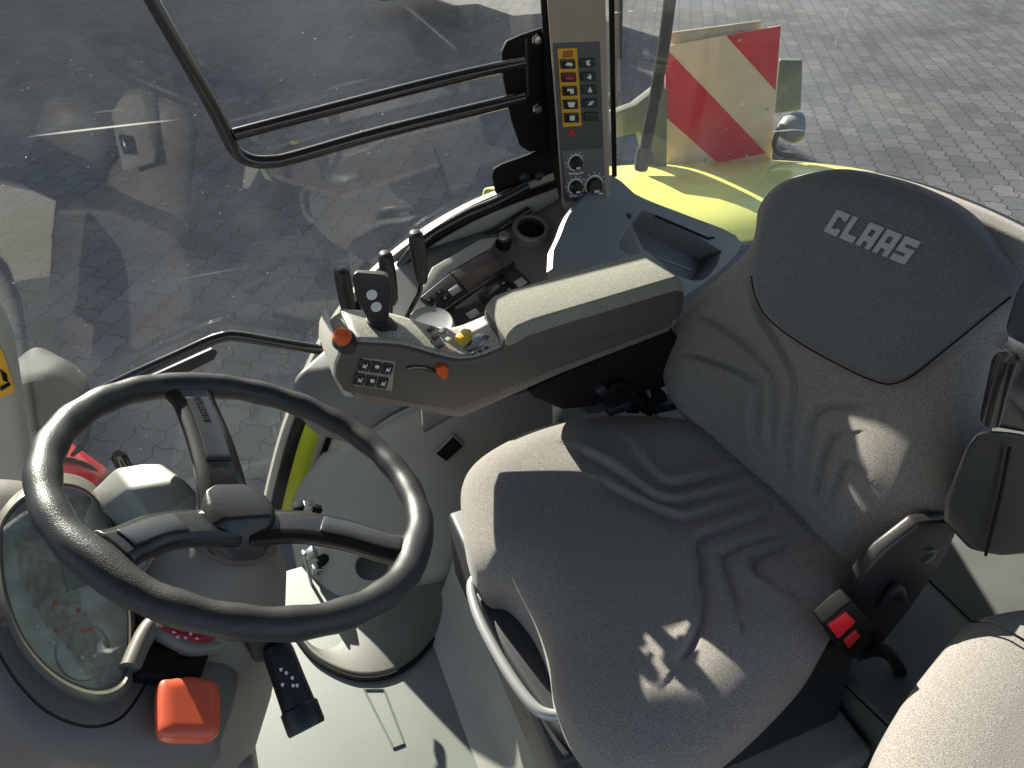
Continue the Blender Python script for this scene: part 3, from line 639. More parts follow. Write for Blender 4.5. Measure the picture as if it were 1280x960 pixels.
backrest = pillow('backrest', BO, bu, bv, bn, bl_out, 'fabric', ds, H=.05, rim=.055, back=.09, hfun=bfun, rings=180, sn=14)
padpx = [(944, 290), (937, 325), (941, 362), (958, 395), (1000, 426), (1060, 459), (1092, 473), (1114, 477), (1138, 467), (1180, 434), (1232, 392), (1262, 368), (1266, 352), (1240, 318), (1190, 262), (1140, 234), (1090, 218), (1040, 210), (990, 220), (958, 245)]
pad = pillow('headrest_pad', BO+bn*.055, bu, bv, bn, [uvp(a, b, .075) for a, b in padpx], mat('headrest_fabric', (.165, .162, .165), 1, spec=.1, bump=.8, bscale=800, fleck=.3, fscale=800, sheen=.2), ds, H=.034, rim=.035, back=.05, rings=40, sn=8)
tube('piping', smoothpath([BO+bu*a+bv*b+bn*.064 for a, b in [uvp(a, b, .064) for a, b in [(939, 345), (944, 370), (960, 398), (1000, 429), (1060, 462), (1092, 476), (1114, 480), (1140, 470), (1182, 437), (1234, 395), (1264, 371)]]], 4), .0012, 'matt', pad, smooth_n=0, seg=8)
l0 = hit(1030, 289, BO+bn*.090, bn); l1 = hit(1131, 331, BO+bn*.090, bn); lt = hit(1047, 262, BO+bn*.090, bn)
dl = (l1-l0)/5.25; dvv = (lt-l0); 
lettering('maker_lettering', 'CLAAS', l0, dl, dvv-dl*.1, bn, 'logo', pad, t=.0015, sl=.1, pitch=1.09)
# cushion
CO = Vector((.52, -.02, .505)); ex, ey, ez = Vector((1, 0, 0)), Vector((0, 1, 0)), Vector((0, 0, 1))
def cuv(px, py, z): p = Z(px, py, z)-CO; return (p.x, p.y)
cpx = [(577, 640), (577, 608), (590, 583), (620, 561), (665, 540), (715, 527), (780, 522), (850, 530), (930, 570), (1010, 630), (1085, 705), (1062, 745), (1040, 790), (1010, 840), (960, 893), (905, 938), (850, 962), (790, 962), (742, 938), (712, 900), (694, 855), (686, 808), (664, 762), (632, 726), (604, 718), (586, 690)]
c_out = [cuv(a, b, .515) for a, b in cpx]
cg = [[(785, 557), (814, 591), (843, 603), (910, 586)], [(718, 562), (766, 586), (814, 617), (847, 625), (871, 620), (934, 603)], [(752, 603), (800, 625), (838, 641), (866, 644), (953, 617)],
      [(870, 735), (874, 706), (869, 677), (886, 665), (972, 636)], [(922, 773), (912, 730), (902, 696), (914, 684), (991, 658)], [(977, 740), (948, 718), (941, 704), (950, 692), (1001, 670)], [(843, 835), (866, 797), (878, 759), (874, 712)]]
CG = [np.array([cuv(a, b, .555) for a, b in g]) for g in cg]
def cfun(P, D):
    x_, y_ = P[:, 0], P[:, 1]
    return .016*(np.exp(-((y_-.19)/.07)**2)+np.exp(-((y_+.22)/.07)**2))*np.clip(.5+x_*2, .1, 1)+gro(P, CG, .0065, .0075, .024, .006)*np.clip(D/.03, 0, 1)-.010*np.clip(x_*2, 0, 1)
pillow('seat_cushion', CO, ex, ey, ez, c_out, 'fabric', ds, H=.050, rim=.085, back=.085, hfun=cfun, rings=180, sn=14)
# base
sb = prism('seat_base', [(.275, -.27, .17), (.255, -.27, .26), (.255, -.25, .41), (.80, -.25, .41), (.82, -.27, .17)], (0, .52, 0), 'dark', ds, bev=.012)
prism('base_skirt', [Z(592, 742, .43), Z(640, 700, .43), Z(760, 900, .43), Z(735, 950, .43), Z(690, 905, .43), Z(630, 815, .43)], (0, 0, -.09), mat('skirt_grey', (.05, .052, .056), .4), ds, bev=.008)
tube('front_handle', [Z(640, 722, .45), Z(600, 722, .45), Z(589, 733, .45), Z(596, 765, .45), Z(612, 800, .45), Z(640, 848, .45), Z(668, 884, .45), Z(690, 894, .45), Z(712, 892, .45)], .0085, 'silver', ds, seg=14)
prism('slide_rail', [Z(648, 718, .455), Z(662, 716, .455), Z(694, 786, .455), Z(690, 812, .455)], (0, 0, -.05), 'grey', ds, bev=.004)
prism('side_cover', [Y(a, b, -.255) for a, b in [(1065, 745), (1078, 720), (1105, 690), (1150, 655), (1190, 650), (1196, 668), (1180, 700), (1140, 760), (1100, 810), (1075, 830), (1050, 810)]], (0, .022, 0), mat('cover_brown', (.030, .026, .025), .4, bump=.3), ds, bev=.006)
tube('cover_emblem', [Y(1160, 690, -.258), Y(1170, 688, -.258), Y(1165, 698, -.258), Y(1155, 704, -.258)], .002, 'grey', ds, seg=6)
tube('adjust_knob', [Y(1100, 760, -.26), Y(1120, 735, -.265), Y(1128, 750, -.265)], [.006, .010, .006], 'dark', ds)
hb = thing('seat_belt_buckle', Y(1060, 785, -.29), 'black seat belt buckle with red release button at the side of the driver seat', 'buckle')
prism('buckle_body', [Y(a, b, -.30) for a, b in [(1030, 782), (1052, 762), (1066, 752), (1092, 782), (1088, 806), (1066, 824), (1050, 812)]], (0, .025, 0), 'matt', hb, bev=.004)
prism('release_button', [Y(a, b, -.304) for a, b in [(1036, 783), (1058, 766), (1070, 778), (1048, 799)]], (0, .008, 0), mat('bright_red', (.75, .02, .03), .35), hb, bev=.002)
prism('release_button', [Y(a, b, -.304) for a, b in [(1056, 803), (1071, 789), (1076, 796), (1061, 811)]], (0, .008, 0), 'red', hb, bev=.0015)
tube('buckle_wire', [Y(1078, 818, -.28), Y(1100, 812, -.28), Y(1118, 826, -.27), Y(1130, 850, -.26), Y(1142, 872, -.25)], [.008, .012, .010, .013, .012], 'matt', hb)
# folded armrest on near side
fa = thing('folded_armrest', (.85, -.3, .6), 'black seat armrest folded upright at the right edge with glossy hinge', 'armrest')
hull('armrest_shell', [Y(a, b, -.33) for a, b in [(1207, 560), (1228, 533), (1290, 545), (1330, 560), (1330, 690), (1250, 697), (1212, 690), (1178, 655), (1180, 630)]]+[Y(a, b, -.25) for a, b in [(1215, 555), (1330, 555), (1330, 660), (1250, 670), (1190, 630)]], mat('armrest_black', (.020, .021, .020), .38, bump=.2), fa, bev=.010, seg=4)
tube('shell_seam', [Y(1262, 560, -.335), Y(1248, 630, -.335), Y(1232, 694, -.335)], .002, 'matt', fa, seg=6)
hull('hinge_block', [Y(a, b, -.32) for a, b in [(1240, 445), (1252, 436), (1300, 450), (1300, 545), (1226, 532), (1224, 520)]]+[Y(a, b, -.27) for a, b in [(1245, 445), (1300, 445), (1300, 530), (1232, 520)]], 'gloss', fa, bev=.008)
tube('hinge_arm', [Y(1262, 448, -.335), Y(1252, 480, -.335), Y(1240, 528, -.335)], .008, 'gloss', fa)
hull('upper_arm', [Y(a, b, -.32) for a, b in [(1256, 412), (1268, 370), (1282, 345), (1330, 340), (1330, 440), (1262, 428)]]+[Y(a, b, -.26) for a, b in [(1262, 412), (1290, 350), (1330, 350), (1330, 430)]], mat('arm_grey', (.03, .03, .031), .6), fa, bev=.008)
tube('hinge_ring', [Y(1250, 424, -.335), Y(1272, 436, -.335), Y(1300, 446, -.335)], .007, 'steel', fa)

# ================================================================== PASSENGER SEAT
ps = thing('passenger_seat', (.9, -.55, 0), 'grey fabric passenger seat cushion in the lower right corner lit by the sun', 'seat')
PO = Vector((.9, -.6, .575)); ppx = [(1088, 990), (1100, 935), (1128, 880), (1165, 830), (1198, 790), (1222, 775), (1290, 764), (1400, 770), (1560, 900), (1600, 1150), (1450, 1400), (1180, 1350), (1080, 1150)]
pillow('seat_cushion', PO, ex, ey, ez, [(Z(a, b, .58)-PO).to_tuple()[:2] for a, b in ppx], 'fabric', ps, H=.055, rim=.10, back=.08, rings=40, sn=8)
tube('seam', [Z(1212, 777, .618), Z(1240, 778, .632), Z(1262, 790, .637), Z(1300, 812, .638)], .0018, 'matt', ps, seg=6)
box('seat_support', (.98, -.62, .25), (.4, .3, .5), 'dark', ps, bev=.02)

# ================================================================== STEERING COLUMN + WHEEL
WC = Vector((-.047, -.045, .897)); wt = R(26.8); wa = R(4.8)
wn = Vector((math.sin(wt)*math.cos(wa), math.sin(wt)*math.sin(wa), math.cos(wt)))
def Wp(px, py, off=0): return hit(px, py, WC+wn*off, wn)
wu = wn.cross(Vector((0, 1, 0))).normalized(); wv = wn.cross(wu)
sw = thing('steering_wheel', WC, 'black leather three spoke steering wheel with angular hub', 'steering wheel')
bm = bmesh.new(); K = 120; ring = []
def wang(px, py): d = Wp(px, py)-WC; return math.atan2(d.dot(wv), d.dot(wu))
SA = [wang(240, 485), wang(150, 690), wang(525, 690)]
Rw = .199
for i in range(K):
    a = 2*math.pi*i/K; dr = wu*math.cos(a)+wv*math.sin(a)
    k = sum(math.exp(-((((a-s+math.pi) % (2*math.pi))-math.pi)/.16)**2) for s in SA)
    rr = .0165+.0025*k+.0008*math.sin(a*24)*(1 if k < .2 else 0); cs = []
    for j in range(20):
        b = 2*math.pi*j/20; cs.append(bm.verts.new(WC+dr*(Rw+rr*math.cos(b)-.004*k)+wn*(rr*.92*math.sin(b))))
    ring.append(cs)
for i in range(K):
    A, B = ring[i], ring[(i+1) % K]
    for j in range(20): bm.faces.new((A[j], A[(j+1) % 20], B[(j+1) % 20], B[j]))
finish('rim', bm, 'wheel', sw)
hubt = [Wp(a, b, -.005) for a, b in [(256, 612), (268, 604), (305, 603), (330, 615), (343, 632), (341, 645), (284, 648), (262, 628)]]
hubm = [Wp(a, b, -.02) for a, b in [(247, 640), (347, 658), (300, 640), (252, 664)]]
hubb = [Wp(a, b, -.045) for a, b in [(249, 668), (262, 694), (292, 704), (326, 701), (346, 674), (300, 640)]]
hull('hub', hubt+hubm+hubb, mat('hub_black', (.026, .024, .024), .33, bump=.25), sw, bev=.006, seg=4)
def spoke(pts, inlay, w0, w1, text=False):
    P = [Wp(a, b, o) for a, b, o in pts]; Q = smoothpath(P, 8); bm = bmesh.new(); rings = []; n = len(Q)
    for i, p in enumerate(Q):
        t = (Q[min(i+1, n-1)]-Q[max(i-1, 0)]).normalized(); s = t.cross(wn).normalized(); f = i/(n-1); w = w0+(w1-w0)*f+.010*max(0, f-.8)*5*.6
        nn = s.cross(t).normalized()
        if nn.dot(wn) < 0: nn = -nn
        sec = [(-1, -.4), (-1, .25), (-.72, .62), (.72, .62), (1, .25), (1, -.4), (.5, -1), (-.5, -1)]
        rings.append([bm.verts.new(p+s*w*a+nn*.014*b) for a, b in sec])
    for A, B in zip(rings, rings[1:]):
        for j in range(8): bm.faces.new((A[j], A[(j+1) % 8], B[(j+1) % 8], B[j]))
    bm.faces.new(rings[0]); bm.faces.new(rings[-1][::-1]); bmesh.ops.recalc_face_normals(bm, faces=bm.faces)
    o = finish('spoke', bm, mat('spoke_black', (.014, .013, .013), .3, coat=.2), sw, ang=30, sub=1)
    i0, i1 = int(n*inlay[0]), int(n*inlay[1]); bm = bmesh.new(); rr = []
    for i in range(i0, i1):
        p = Q[i]; t = (Q[min(i+1, n-1)]-Q[max(i-1, 0)]).normalized(); s = t.cross(wn).normalized(); f = i/(n-1); w = (w0+(w1-w0)*f)*.52
        nn = s.cross(t).normalized(); nn = nn if nn.dot(wn) > 0 else -nn
        rr.append([bm.verts.new(p+s*w*a+nn*.014*b) for a, b in [(-1, .3), (-1, .76), (1, .76), (1, .3)]])
    for A, B in zip(rr, rr[1:]):
        for j in range(4): bm.faces.new((A[j], A[(j+1) % 4], B[(j+1) % 4], B[j]))
    bm.faces.new(rr[0]); bm.faces.new(rr[-1][::-1]); bmesh.ops.recalc_face_normals(bm, faces=bm.faces); bevel(bm, .0012, 2)
    il = finish('inlay', bm, mat('inlay_silver', (.09, .09, .095), .28, metal=.6), o, ang=30)
    if text:
        i = int(n*(inlay[1]-.03)); p = Q[i]; t = (Q[i-6]-Q[i]).normalized(); s = wn.cross(t).normalized()
        nn = wn-t*wn.dot(t); nn.normalize()
        lettering('maker_lettering', 'CLAAS', p+nn*.0112-s*.0045, t*.0085, s*.0085, nn, 'matt', il, t=.0006)
spoke([(282, 640, -.028), (276, 600, -.018), (262, 550, -.010), (246, 510, -.004), (236, 490, 0)], (.35, .82), .028, .026, True)
spoke([(290, 660, -.028), (240, 660, -.016), (200, 665, -.008), (165, 678, -.002), (140, 688, 0)], (.35, .86), .027, .023)
spoke([(310, 660, -.028), (370, 658, -.016), (430, 668, -.008), (480, 683, -.003), (512, 690, 0)], (.38, .90), .026, .021)

col = thing('steering_column', (-.2, -.05, 0), 'taupe steering column and dashboard with round instrument cluster and orange push button', 'dashboard')
ax = -wn
def cring(t, r, sq=1.0, off=Vector((0, 0, 0))): return [WC+ax*t+off+(wu*math.cos(a)*sq+wv*math.sin(a))*r for a in [2*math.pi*i/28 for i in range(28)]]
def loft(name, rings_, m, parent, sub=0):
    bm = bmesh.new(); V = [[bm.verts.new(p) for p in r_] for r_ in rings_]
    for A, B in zip(V, V[1:]):
        for i in range(len(A)): bm.faces.new((A[i], A[(i+1) % len(A)], B[(i+1) % len(A)], B[i]))
    bm.faces.new(V[0]); bm.faces.new(V[-1]); return finish(name, bm, m, parent, ang=50, sub=sub)
loft('column_collar', [cring(.050, .030), cring(.062, .045), cring(.074, .050), cring(.082, .046)], mat('collar_taupe', (.12, .10, .088), .5), col)
loft('column_shroud', [cring(.068, .038), cring(.08, .052), cring(.12, .066, 1.1), cring(.20, .078, 1.2), cring(.34, .092, 1.25), cring(.55, .10, 1.3), cring(.92, .11, 1.3)], mat('shroud_taupe', (.20, .17, .14), .5, bump=.25), col)
# far cowl, caught by the sun
cz = .86
hull('column_cowl', [Z(144, 585, .88), Z(179, 579, .88), Z(201, 579, .88), Z(230, 599, .88), Z(248, 618, .87), Z(161, 611, .885), Z(128, 637, .84), Z(113, 615, .84), Z(241, 650, .85), Z(190, 655, .86), Z(150, 668, .80), Z(124, 649, .82)]+[Z(a, b, .72) for a, b in [(150, 640), (230, 640), (240, 680), (150, 690)]], 'lgrey', col, bev=.004)
lathe('bolt', Z(152, 577, .80), (0, -.2, 1), [(.010, -.03), (.010, .012), (.006, .018), (0, .018)], 'gloss', col, seg=12)
# instrument housing
DC = Vector((-.25, -.08, .84)); dn = Vector((math.sin(R(38)), -.12, math.cos(R(38)))).normalized()
def Dp(px, py, off=0): return hit(px, py, DC+dn*off, dn)
du_, dv_, _ = frame(dn, (0, 1, 0))
def duv(px, py, off=0): p = Dp(px, py, off)-DC; return (p.dot(du_), p.dot(dv_))
hpx = [(-60, 600), (-10, 570), (70, 580), (140, 618), (172, 690), (182, 745), (215, 772), (262, 782), (318, 800), (318, 850), (303, 905), (292, 930), (200, 936), (110, 925), (50, 890), (10, 840), (-30, 790), (-60, 720)]
def hf(P, D):
    # sink the dial face below the surrounding bezel
    L_ = np.array([duv(a, b) for a, b in dial_px]); 
    from math import pi
    return np.zeros(len(P))
dial_px = [(2, 680), (8, 650), (35, 622), (80, 608), (118, 625), (145, 680), (158, 745), (160, 800), (154, 848), (118, 862), (70, 842), (30, 798), (8, 740)]
pillow('dash_housing', DC-dn*.055, du_, dv_, dn, [duv(a, b) for a, b in hpx], mat('dash_taupe', (.155, .135, .12), .48, bump=.3, var=.05), col, H=.045, rim=.06, back=.085, rings=40, sn=6)
pillow('dash_gap_dark', DC-dn*.12, du_, dv_, dn, [(duv(a, b)[0]*.9, duv(a, b)[1]*.9) for a, b in hpx], 'matt', col, H=.01, rim=.03, back=.16, rings=12, sn=4)  # matt black block added to make the gap under the housing dark
def dring(pts, off, s=1.0):
    P = [Dp(a, b, off) for a, b in smooth2(pts)]; c = sum(P, Vector())/len(P); return [c+(p-c)*s for p in P]
def smooth2(pts): return [(q.x, q.y) for q in smoothpath([Vector((a, b, 0)) for a, b in pts], 6, True)]
bm = bmesh.new(); RR = [[bm.verts.new(p) for p in r_] for r_ in (dring(dial_px, -.030, 1.16), dring(dial_px, -.004, 1.10), dring(dial_px, .004, 1.04), dring(dial_px, .002, 1.01), dring(dial_px, -.008, 1.0))]
for A, B in zip(RR, RR[1:]):
    for i in range(len(A)): bm.faces.new((A[i], A[(i+1) % len(A)], B[(i+1) % len(A)], B[i]))
finish('cluster_bezel', bm, mat('bezel', (.13, .12, .10), .35), col)
cl = prism('instrument_cluster', dring(dial_px, -.010, .985), -dn*.004, mat('dial_face', (.66, .64, .60), .5, var=.25, vscale=30), col, bev=0)
prism('display', [Dp(a, b, -.009) for a, b in [(62, 650), (92, 650), (112, 730), (84, 740)]], dn*.001, mat('lcd', (.20, .27, .24), .25), cl, bev=0)
tube('dial_ring', [Dp(104+34*math.cos(t), 815+36*math.sin(t), -.009) for t in [i*math.pi/12 for i in range(0, 25)]], .0008, 'lgrey', cl, smooth_n=0, seg=6)
tube('display_edge', [Dp(82, 660, -.009), Dp(88, 740, -.009)], .0010, 'white', cl, smooth_n=0, seg=6)
for a, b, w, m_ in [(70, 755, 3, 'redor'), (105, 788, 4, 'redor'), (113, 788, 4, 'redor'), (70, 788, 3, 'red'), (98, 763, 2, 'red'), (103, 822, 2, 'white'), (90, 690, 3, 'white'), (91, 696, 3, 'white'), (92, 702, 3, 'white'), (60, 800, 2, 'white'), (66, 804, 2, 'white'), (52, 792, 2, 'white'), (46, 784, 2, 'white'), (118, 820, 2, 'white'), (86, 808, 2, 'red')]:
    prism('symbol', [Dp(a-w, b-2.2, -.009), Dp(a+w, b-2.2, -.009), Dp(a+w, b+2.2, -.009), Dp(a-w, b+2.2, -.009)], dn*.0008, m_, cl, bev=0)
prism('cluster_cover', dring(dial_px, .001, .995), dn*.0015, 'clear', col, bev=0)
tube('housing_seam', smoothpath([Dp(a, b, .0) for a, b in [(-10, 800), (20, 850), (60, 890), (110, 908), (150, 898), (178, 862), (186, 838)]], 6), .0016, 'matt', col, smooth_n=0, seg=6)
# moulded ridge, recess, button
tube('moulded_ridge', [Dp(162, 836, .0), Dp(178, 800, .002), Dp(194, 780, .006), Dp(206, 792, .008), Dp(240, 810, .004), Dp(280, 804, .002)], .011, mat('ridge_taupe', (.17, .15, .13), .4), col)
prism('switch_recess', [Dp(a, b, .006) for a, b in [(188, 806), (222, 812), (224, 822), (262, 818), (252, 846), (206, 848), (172, 842)]], -dn*.02, 'matt', col, bev=.002)
rd_ = prism('red_knob', [Dp(a, b, .012) for a, b in smooth2([(199, 786), (210, 796), (240, 804), (270, 800), (284, 788), (260, 776), (225, 774)])], dn*.010, mat('crimson', (.35, .015, .04), .4), col, bev=.003)
for a, b in ((217, 791), (228, 788), (238, 793), (248, 787), (258, 791), (232, 798), (246, 799), (222, 797)):
    prism('symbol', [Dp(a-2.5, b-1, .0225), Dp(a, b-2.5, .0225), Dp(a+2.5, b, .0225), Dp(a, b+1.5, .0225)], dn*.0006, 'white', rd_, bev=0)
ob = [(201, 852), (215, 847), (240, 844), (262, 848), (274, 856), (277, 885), (273, 918), (240, 922), (206, 917), (200, 890)]
pillow('push_button', DC+dn*.008, du_, dv_, dn, [duv(a, b, .012) for a, b in ob], 'redor', col, H=.007, rim=.014, back=.012, rings=20, sn=5)
# stalk on the near side
S0 = Y(318, 785, -.10); S1 = Y(345, 808, -.13); S2 = Y(366, 868, -.19); S3 = Y(384, 912, -.215)
st_ = tube('stalk', [S1, S1.lerp(S3, .1), S1.lerp(S3, .4), S1.lerp(S3, .72), S1.lerp(S3, .74), S1.lerp(S3, .97), S3], [.0155, .0175, .0180, .0190, .0215, .0215, .019], mat('stalk_black', (.016, .017, .019), .38, bump=.3), col, smooth_n=2, seg=28)
hull('stalk_mount', [Y(a, b, -.09) for a, b in [(300, 798), (360, 796), (350, 822), (312, 826)]]+[Y(a, b, -.13) for a, b in [(304, 800), (365, 800), (350, 826), (320, 828)]], 'dark', col, bev=.005)
sd = (S3-S1).normalized(); tc_ = (CAM-S2).normalized(); tn = (tc_-sd*tc_.dot(sd)).normalized(); ts = sd.cross(tn)
for k_, (f, o_) in enumerate([(.28, .004), (.34, .0), (.42, -.004), (.50, -.002), (.44, .008), (.52, -.006)]):
    c = S1.lerp(S3, f)+tn*.0178+ts*o_; r_ = .0028
    prism('symbol', [c+sd*r_, c+ts*r_*.6, c-sd*r_*.8, c-ts*r_], tn*.0006, 'white', st_, bev=0)
# lower dash body and knee panel
prism('lower_panel', [Y(a, b, -.13) for a, b in [(-60, 990), (60, 960), (110, 950), (200, 944), (290, 945), (318, 960), (330, 1010), (330, 1150), (-60, 1150)]], (0, .30, 0), mat('panel_brown', (.12, .105, .098), .45, bump=.3), col, bev=.015, seg=4)
lathe('side_cap', Y(307, 880, -.02), (.6, -.7, .2), [(.014, 0), (.014, .01), (0, .012)], 'beige', col, seg=20)

# ================================================================== OUTSIDE
fd = thing('rear_fender', (1.6, 1.3, GZ), 'pale yellow green rear fender beyond the quarter window', 'fender')
fz = lambda x, y: .50-.10*max(0, x-1.15)-.16*max(0, x-1.75)**2-.10*(y-1.0)**2
rows = []
for yv, dz in ((.86, .02), (.95, .05), (1.1, .06), (1.35, .05), (1.6, .0), (1.66, -.05), (1.68, -.14)):
    rows.append([(x, yv, fz(x, yv)+dz-(.0 if x > .95 else .02)) for x in (.84, .95, 1.1, 1.3, 1.6, 1.9, 2.1, 2.25, 2.32)])
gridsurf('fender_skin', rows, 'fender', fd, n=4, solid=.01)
wb = thing('warning_board', Y(900, 120, 1.5), 'square red and cream striped warning board standing on the rear fender', 'warning board')
def B(px, py, y=1.5): return Y(px, py, y)
prism('board_plate', [B(832, 58), B(976, 32), B(965, 200), B(832, 219)], (0, .006, 0), 'board', wb, bev=.001)
prism('red_stripe', [B(832, 60, 1.498), B(958, 191.5, 1.498), B(897, 203.5, 1.498), B(832, 146, 1.498)], (0, .001, 0), 'boardred', wb, bev=0)
prism('red_stripe', [B(908, 44.5, 1.498), B(976, 32.5, 1.498), B(969.5, 113, 1.498)], (0, .001, 0), 'boardred', wb, bev=0)
for a, b in ((925, 50), (960, 136), (882, 200), (912, 192)): lathe('rivet', B(a, b, 1.497), (0, -1, 0), [(.006, 0), (.004, .003), (0, .003)], 'steel', wb, seg=10)
wb2 = thing('backing_board', B(890, 40, 1.54), 'plain cream board standing just behind the striped warning board', 'board')
prism('board_plate', [B(836, 50, 1.53), B(838, 41, 1.53), B(952, 26, 1.53), B(953, 60, 1.53), B(945, 190, 1.53), B(836, 205, 1.53)], (0, .008, 0), 'ply', wb2, bev=.001)
tl = thing('tail_light_box', B(988, 105, 1.56), 'olive grey lamp housing peeking out right of the warning board', 'lamp')
hull('housing', [B(974, 75, 1.54), B(1003, 76, 1.54), B(1001, 138, 1.54), B(968, 143, 1.54)]+[B(a, b, 1.62) for a, b in [(974, 72), (1003, 73), (1000, 128), (968, 132)]], 'olive', tl, bev=.006)
lathe('cap', B(985, 78, 1.56), (0, -.3, 1), [(.018, 0), (.018, .008), (0, .009)], 'palegreen', tl, seg=16)
bk_ = thing('bracket_post', B(820, 160, 1.45), 'olive green post left of the warning board behind the mirror arm', 'post')
prism('post_body', [B(768, 142, 1.45), B(795, 132, 1.45), B(826, 108, 1.45), B(834, 112, 1.45), B(834, 214, 1.45), B(812, 214, 1.45), B(800, 165, 1.45), B(770, 172, 1.45)], (0, .04, 0), 'olive', bk_, bev=.004)
wl = thing('work_light', B(990, 165, 1.46), 'round grey work light on a short bracket on the rear fender', 'lamp')
wax = Vector((.95, -.35, .05))
lathe('lamp_shell', B(990, 160, 1.46), wax, [(0, -.05), (.02, -.048), (.042, -.03), (.052, .0), (.055, .022), (.052, .03), (.048, .028), (0, .022)], mat('lamp_grey', (.20, .20, .20), .4), wl, seg=32)
tube('lamp_bracket', [B(975, 160, 1.44), B(968, 180, 1.44), B(975, 192, 1.44), B(992, 195, 1.44)], .010, 'dark', wl)
box('lamp_foot', B(985, 193, 1.46), (.06, .05, .012), 'dark', wl, bev=.003)
# front wheel and mudguard, far left
fw = thing('red_cover', Y(60, 600, 1.25), 'red painted curved steel part with a black groove under the grey mudguard', 'machine part')
hull('cover_shell', [Y(p, q, 1.2) for p, q in [(50, 560), (88, 552), (97, 566), (100, 576), (132, 584), (138, 592), (112, 614), (60, 612)]]+[Y(p, q, 1.08) for p, q in [(60, 575), (100, 585), (128, 596), (110, 622), (50, 625)]], 'redpaint', fw, bev=.006)
tube('groove', [Y(66, 572, 1.1), Y(90, 575, 1.1), Y(112, 583, 1.1), Y(126, 598, 1.1)], .006, 'matt', fw, seg=8)
mg = thing('mudguard', Y(60, 480, 1.2), 'rounded grey plastic mudguard over the front wheel beside the left pillar', 'mudguard')
R0 = [Y(a, b, 1.35) for a, b in [(20, 450), (45, 434), (75, 446), (100, 462), (112, 485), (112, 520)]]
R1 = [Y(a, b, 1.18) for a, b in [(0, 470), (35, 455), (80, 452), (104, 478), (114, 515), (112, 548)]]
R2 = [Y(a, b, 1.05) for a, b in [(0, 500), (30, 480), (62, 478), (98, 495), (114, 525), (106, 560)]]
R3 = [Y(a, b, 1.03) for a, b in [(0, 560), (40, 540), (60, 540), (92, 545), (100, 560), (90, 572)]]
gridsurf('guard_skin', [R0, R1, R2, R3], 'mud', mg, n=5, solid=.01)
# background machine corner and leaves on the paving
mc = thing('parked_machine', Vector((4.6, 11.8, GZ)), 'pale green machine body and dark skirt at the top edge of the window', 'machine')
box('machine_body', (4.95, 12.2, .0), (1.1, 1.0, 1.1), 'palegreen', mc, bev=.05)
box('machine_skirt', (3.7, 12.3, -.55), (1.6, .8, .9), 'matt', mc, bev=.05)
def leaf(px, py, m_, lab):
    c = Z(px, py, GZ+.01); bm = bmesh.new(); n = 10; s = .05; ph = random.random()*6
    a = [bm.verts.new(c+Vector((math.cos(t+ph)*s*(1+.35*math.cos(2*t)), math.sin(t+ph)*s*.8, .012*math.cos(3*t)+.012))) for t in [2*math.pi*i/n for i in range(n)]]
    ce = bm.verts.new(c+Vector((0, 0, .004)))
    for i in range(n): bm.faces.new((ce, a[i], a[(i+1) % n]))
    finish('leaf', bm, m_, label=lab, cat='leaf', group='fallen leaves on the paving', solid=.002)
leaf(367, 180, 'leaf', 'yellow fallen leaf between the two rails of the guard')
leaf(192, 154, 'leafr', 'reddish fallen leaf left of the slanting guard rail')
leaf(57, 103, 'leafr', 'reddish orange fallen leaf near the top left corner')
leaf(100, 88, 'leaf', 'pale yellow fallen leaf beside the orange one at top left')

# unseen panels added and shaped for their faint reflection in the window
def MR(px, py, y=-.80):
    d = FW + RT*((px-640)/FPX) - UP*((py-480)/FPX); h_ = CAM+d*((.806-CAM.y)/d.y); d = Vector((d.x, -d.y, d.z)); return h_+d*((y-h_.y)/d.y)
ls = thing('reflection_sill', (-.7, -.8, 0), 'unseen cream sill panels with dark disc, added for their reflection in the window', 'sill')
prism('reflected_panel', [MR(a, b) for a, b in [(-60, 215), (60, 245), (135, 222), (152, 245), (145, 262), (160, 288), (100, 305), (96, 345), (40, 350), (-60, 372)]], (0, -.05, 0), mat('sill_cream', (.45, .44, .36), .6), ls, bev=.006)
lathe('reflected_disc', MR(75, 297, -.798), (0, 1, 0), [(.03, 0), (.03, .004), (0, .006)], 'matt', ls, seg=32)
prism('reflected_patch', [MR(a, b) for a, b in [(250, 215), (300, 203), (325, 212), (312, 236), (262, 242)]], (0, -.05, 0), mat('sill_cream2', (.5, .49, .40), .6), ls, bev=.006)
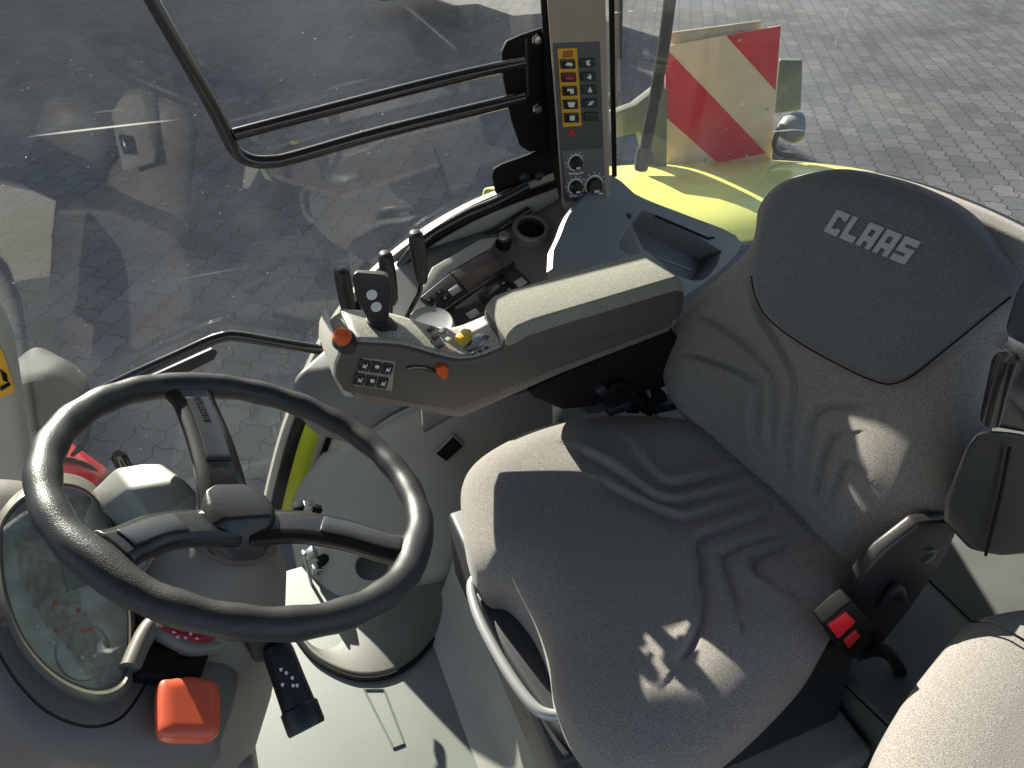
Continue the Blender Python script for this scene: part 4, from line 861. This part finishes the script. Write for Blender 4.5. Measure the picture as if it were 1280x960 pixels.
# unseen hall block, added so its shadow darkens the left paving
hall = thing('added_shadow_hall', (-14, 20, GZ), 'unseen grey hall block added beyond the yard to shade the left paving', 'shadow caster')
hx = 1.5
prism('wall', [(-34, 17, GZ), (hx, 17, GZ), (hx, 17, 5.6), (-34, 17, 5.6)], (0, 8, 0), 'lgrey', hall, bev=.05)
prism('roof', [(-34.3, 16.8, 5.6), (hx+.3, 16.8, 5.6), (hx+.3, 16.8, 5.8), (-34.3, 16.8, 5.8)], (0, 8.4, 0), 'grey', hall, bev=.03)
lbp = thing('rear_body_panel', (1.7, .4, .5), 'lime body panel with red lamp seen between backrest and folded armrest', 'panel')
prism('panel_skin', [X(a, b, 1.62) for a, b in [(1195, 395), (1275, 360), (1275, 500), (1195, 505)]], (.04, 0, 0), 'lime', lbp, bev=.004)
prism('red_lamp', [X(a, b, 1.61) for a, b in [(1190, 500), (1225, 497), (1225, 550), (1190, 552)]], (.04, 0, 0), 'redor', lbp, bev=.004)
# roof (above the picture) that shades the seat
rf = thing('cab_roof', (.3, 0, 1.6), 'cab roof with headliner above the seats', 'roof')
def slabz(name, x0, x1, y0, y1, z0, z1, m_): box(name, ((x0+x1)/2, (y0+y1)/2, (z0+z1)/2), (x1-x0, y1-y0, z1-z0), m_, rf, bev=.01)
ZR = 1.60
slabz('headliner', -.95, 1.5, -.80, .86, ZR, ZR+.1, 'headliner')

# ================================================================== LIGHT, SKY, CAMERA
AZ = R(-12); EL = R(23)
sdir = Vector((math.sin(AZ)*math.cos(EL), math.cos(AZ)*math.cos(EL), math.sin(EL)))
sun = bpy.data.lights.new('sun', 'SUN'); sun.energy = 5; sun.angle = R(.53); sun.color = (1, .93, .82)
so = bpy.data.objects.new('sun', sun); C.objects.link(so); so.rotation_euler = sdir.to_track_quat('Z', 'Y').to_euler()
w = bpy.data.worlds.new('World'); bpy.context.scene.world = w; w.use_nodes = True
sky = w.node_tree.nodes.new('ShaderNodeTexSky'); sky.sky_type = 'NISHITA'; sky.sun_disc = False; sky.sun_elevation = EL; sky.sun_rotation = AZ
bg = w.node_tree.nodes['Background']; w.node_tree.links.new(sky.outputs[0], bg.inputs[0]); bg.inputs[1].default_value = .06
cam = bpy.data.cameras.new('camera'); cam.sensor_width = 36; cam.lens = FPX/1280*36; cam.clip_end = 600; cam.clip_start = .02
co = bpy.data.objects.new('camera', cam); C.objects.link(co); co.location = CAM
co.rotation_euler = Matrix((RT, UP, -FW)).transposed().to_euler()
S = bpy.context.scene; S.camera = co
S.view_settings.view_transform = 'Standard'; S.view_settings.look = 'None'; S.view_settings.exposure = 1.62; S.view_settings.gamma = 1
S.cycles.max_bounces = 10; S.cycles.transparent_max_bounces = 16; S.cycles.diffuse_bounces = 5
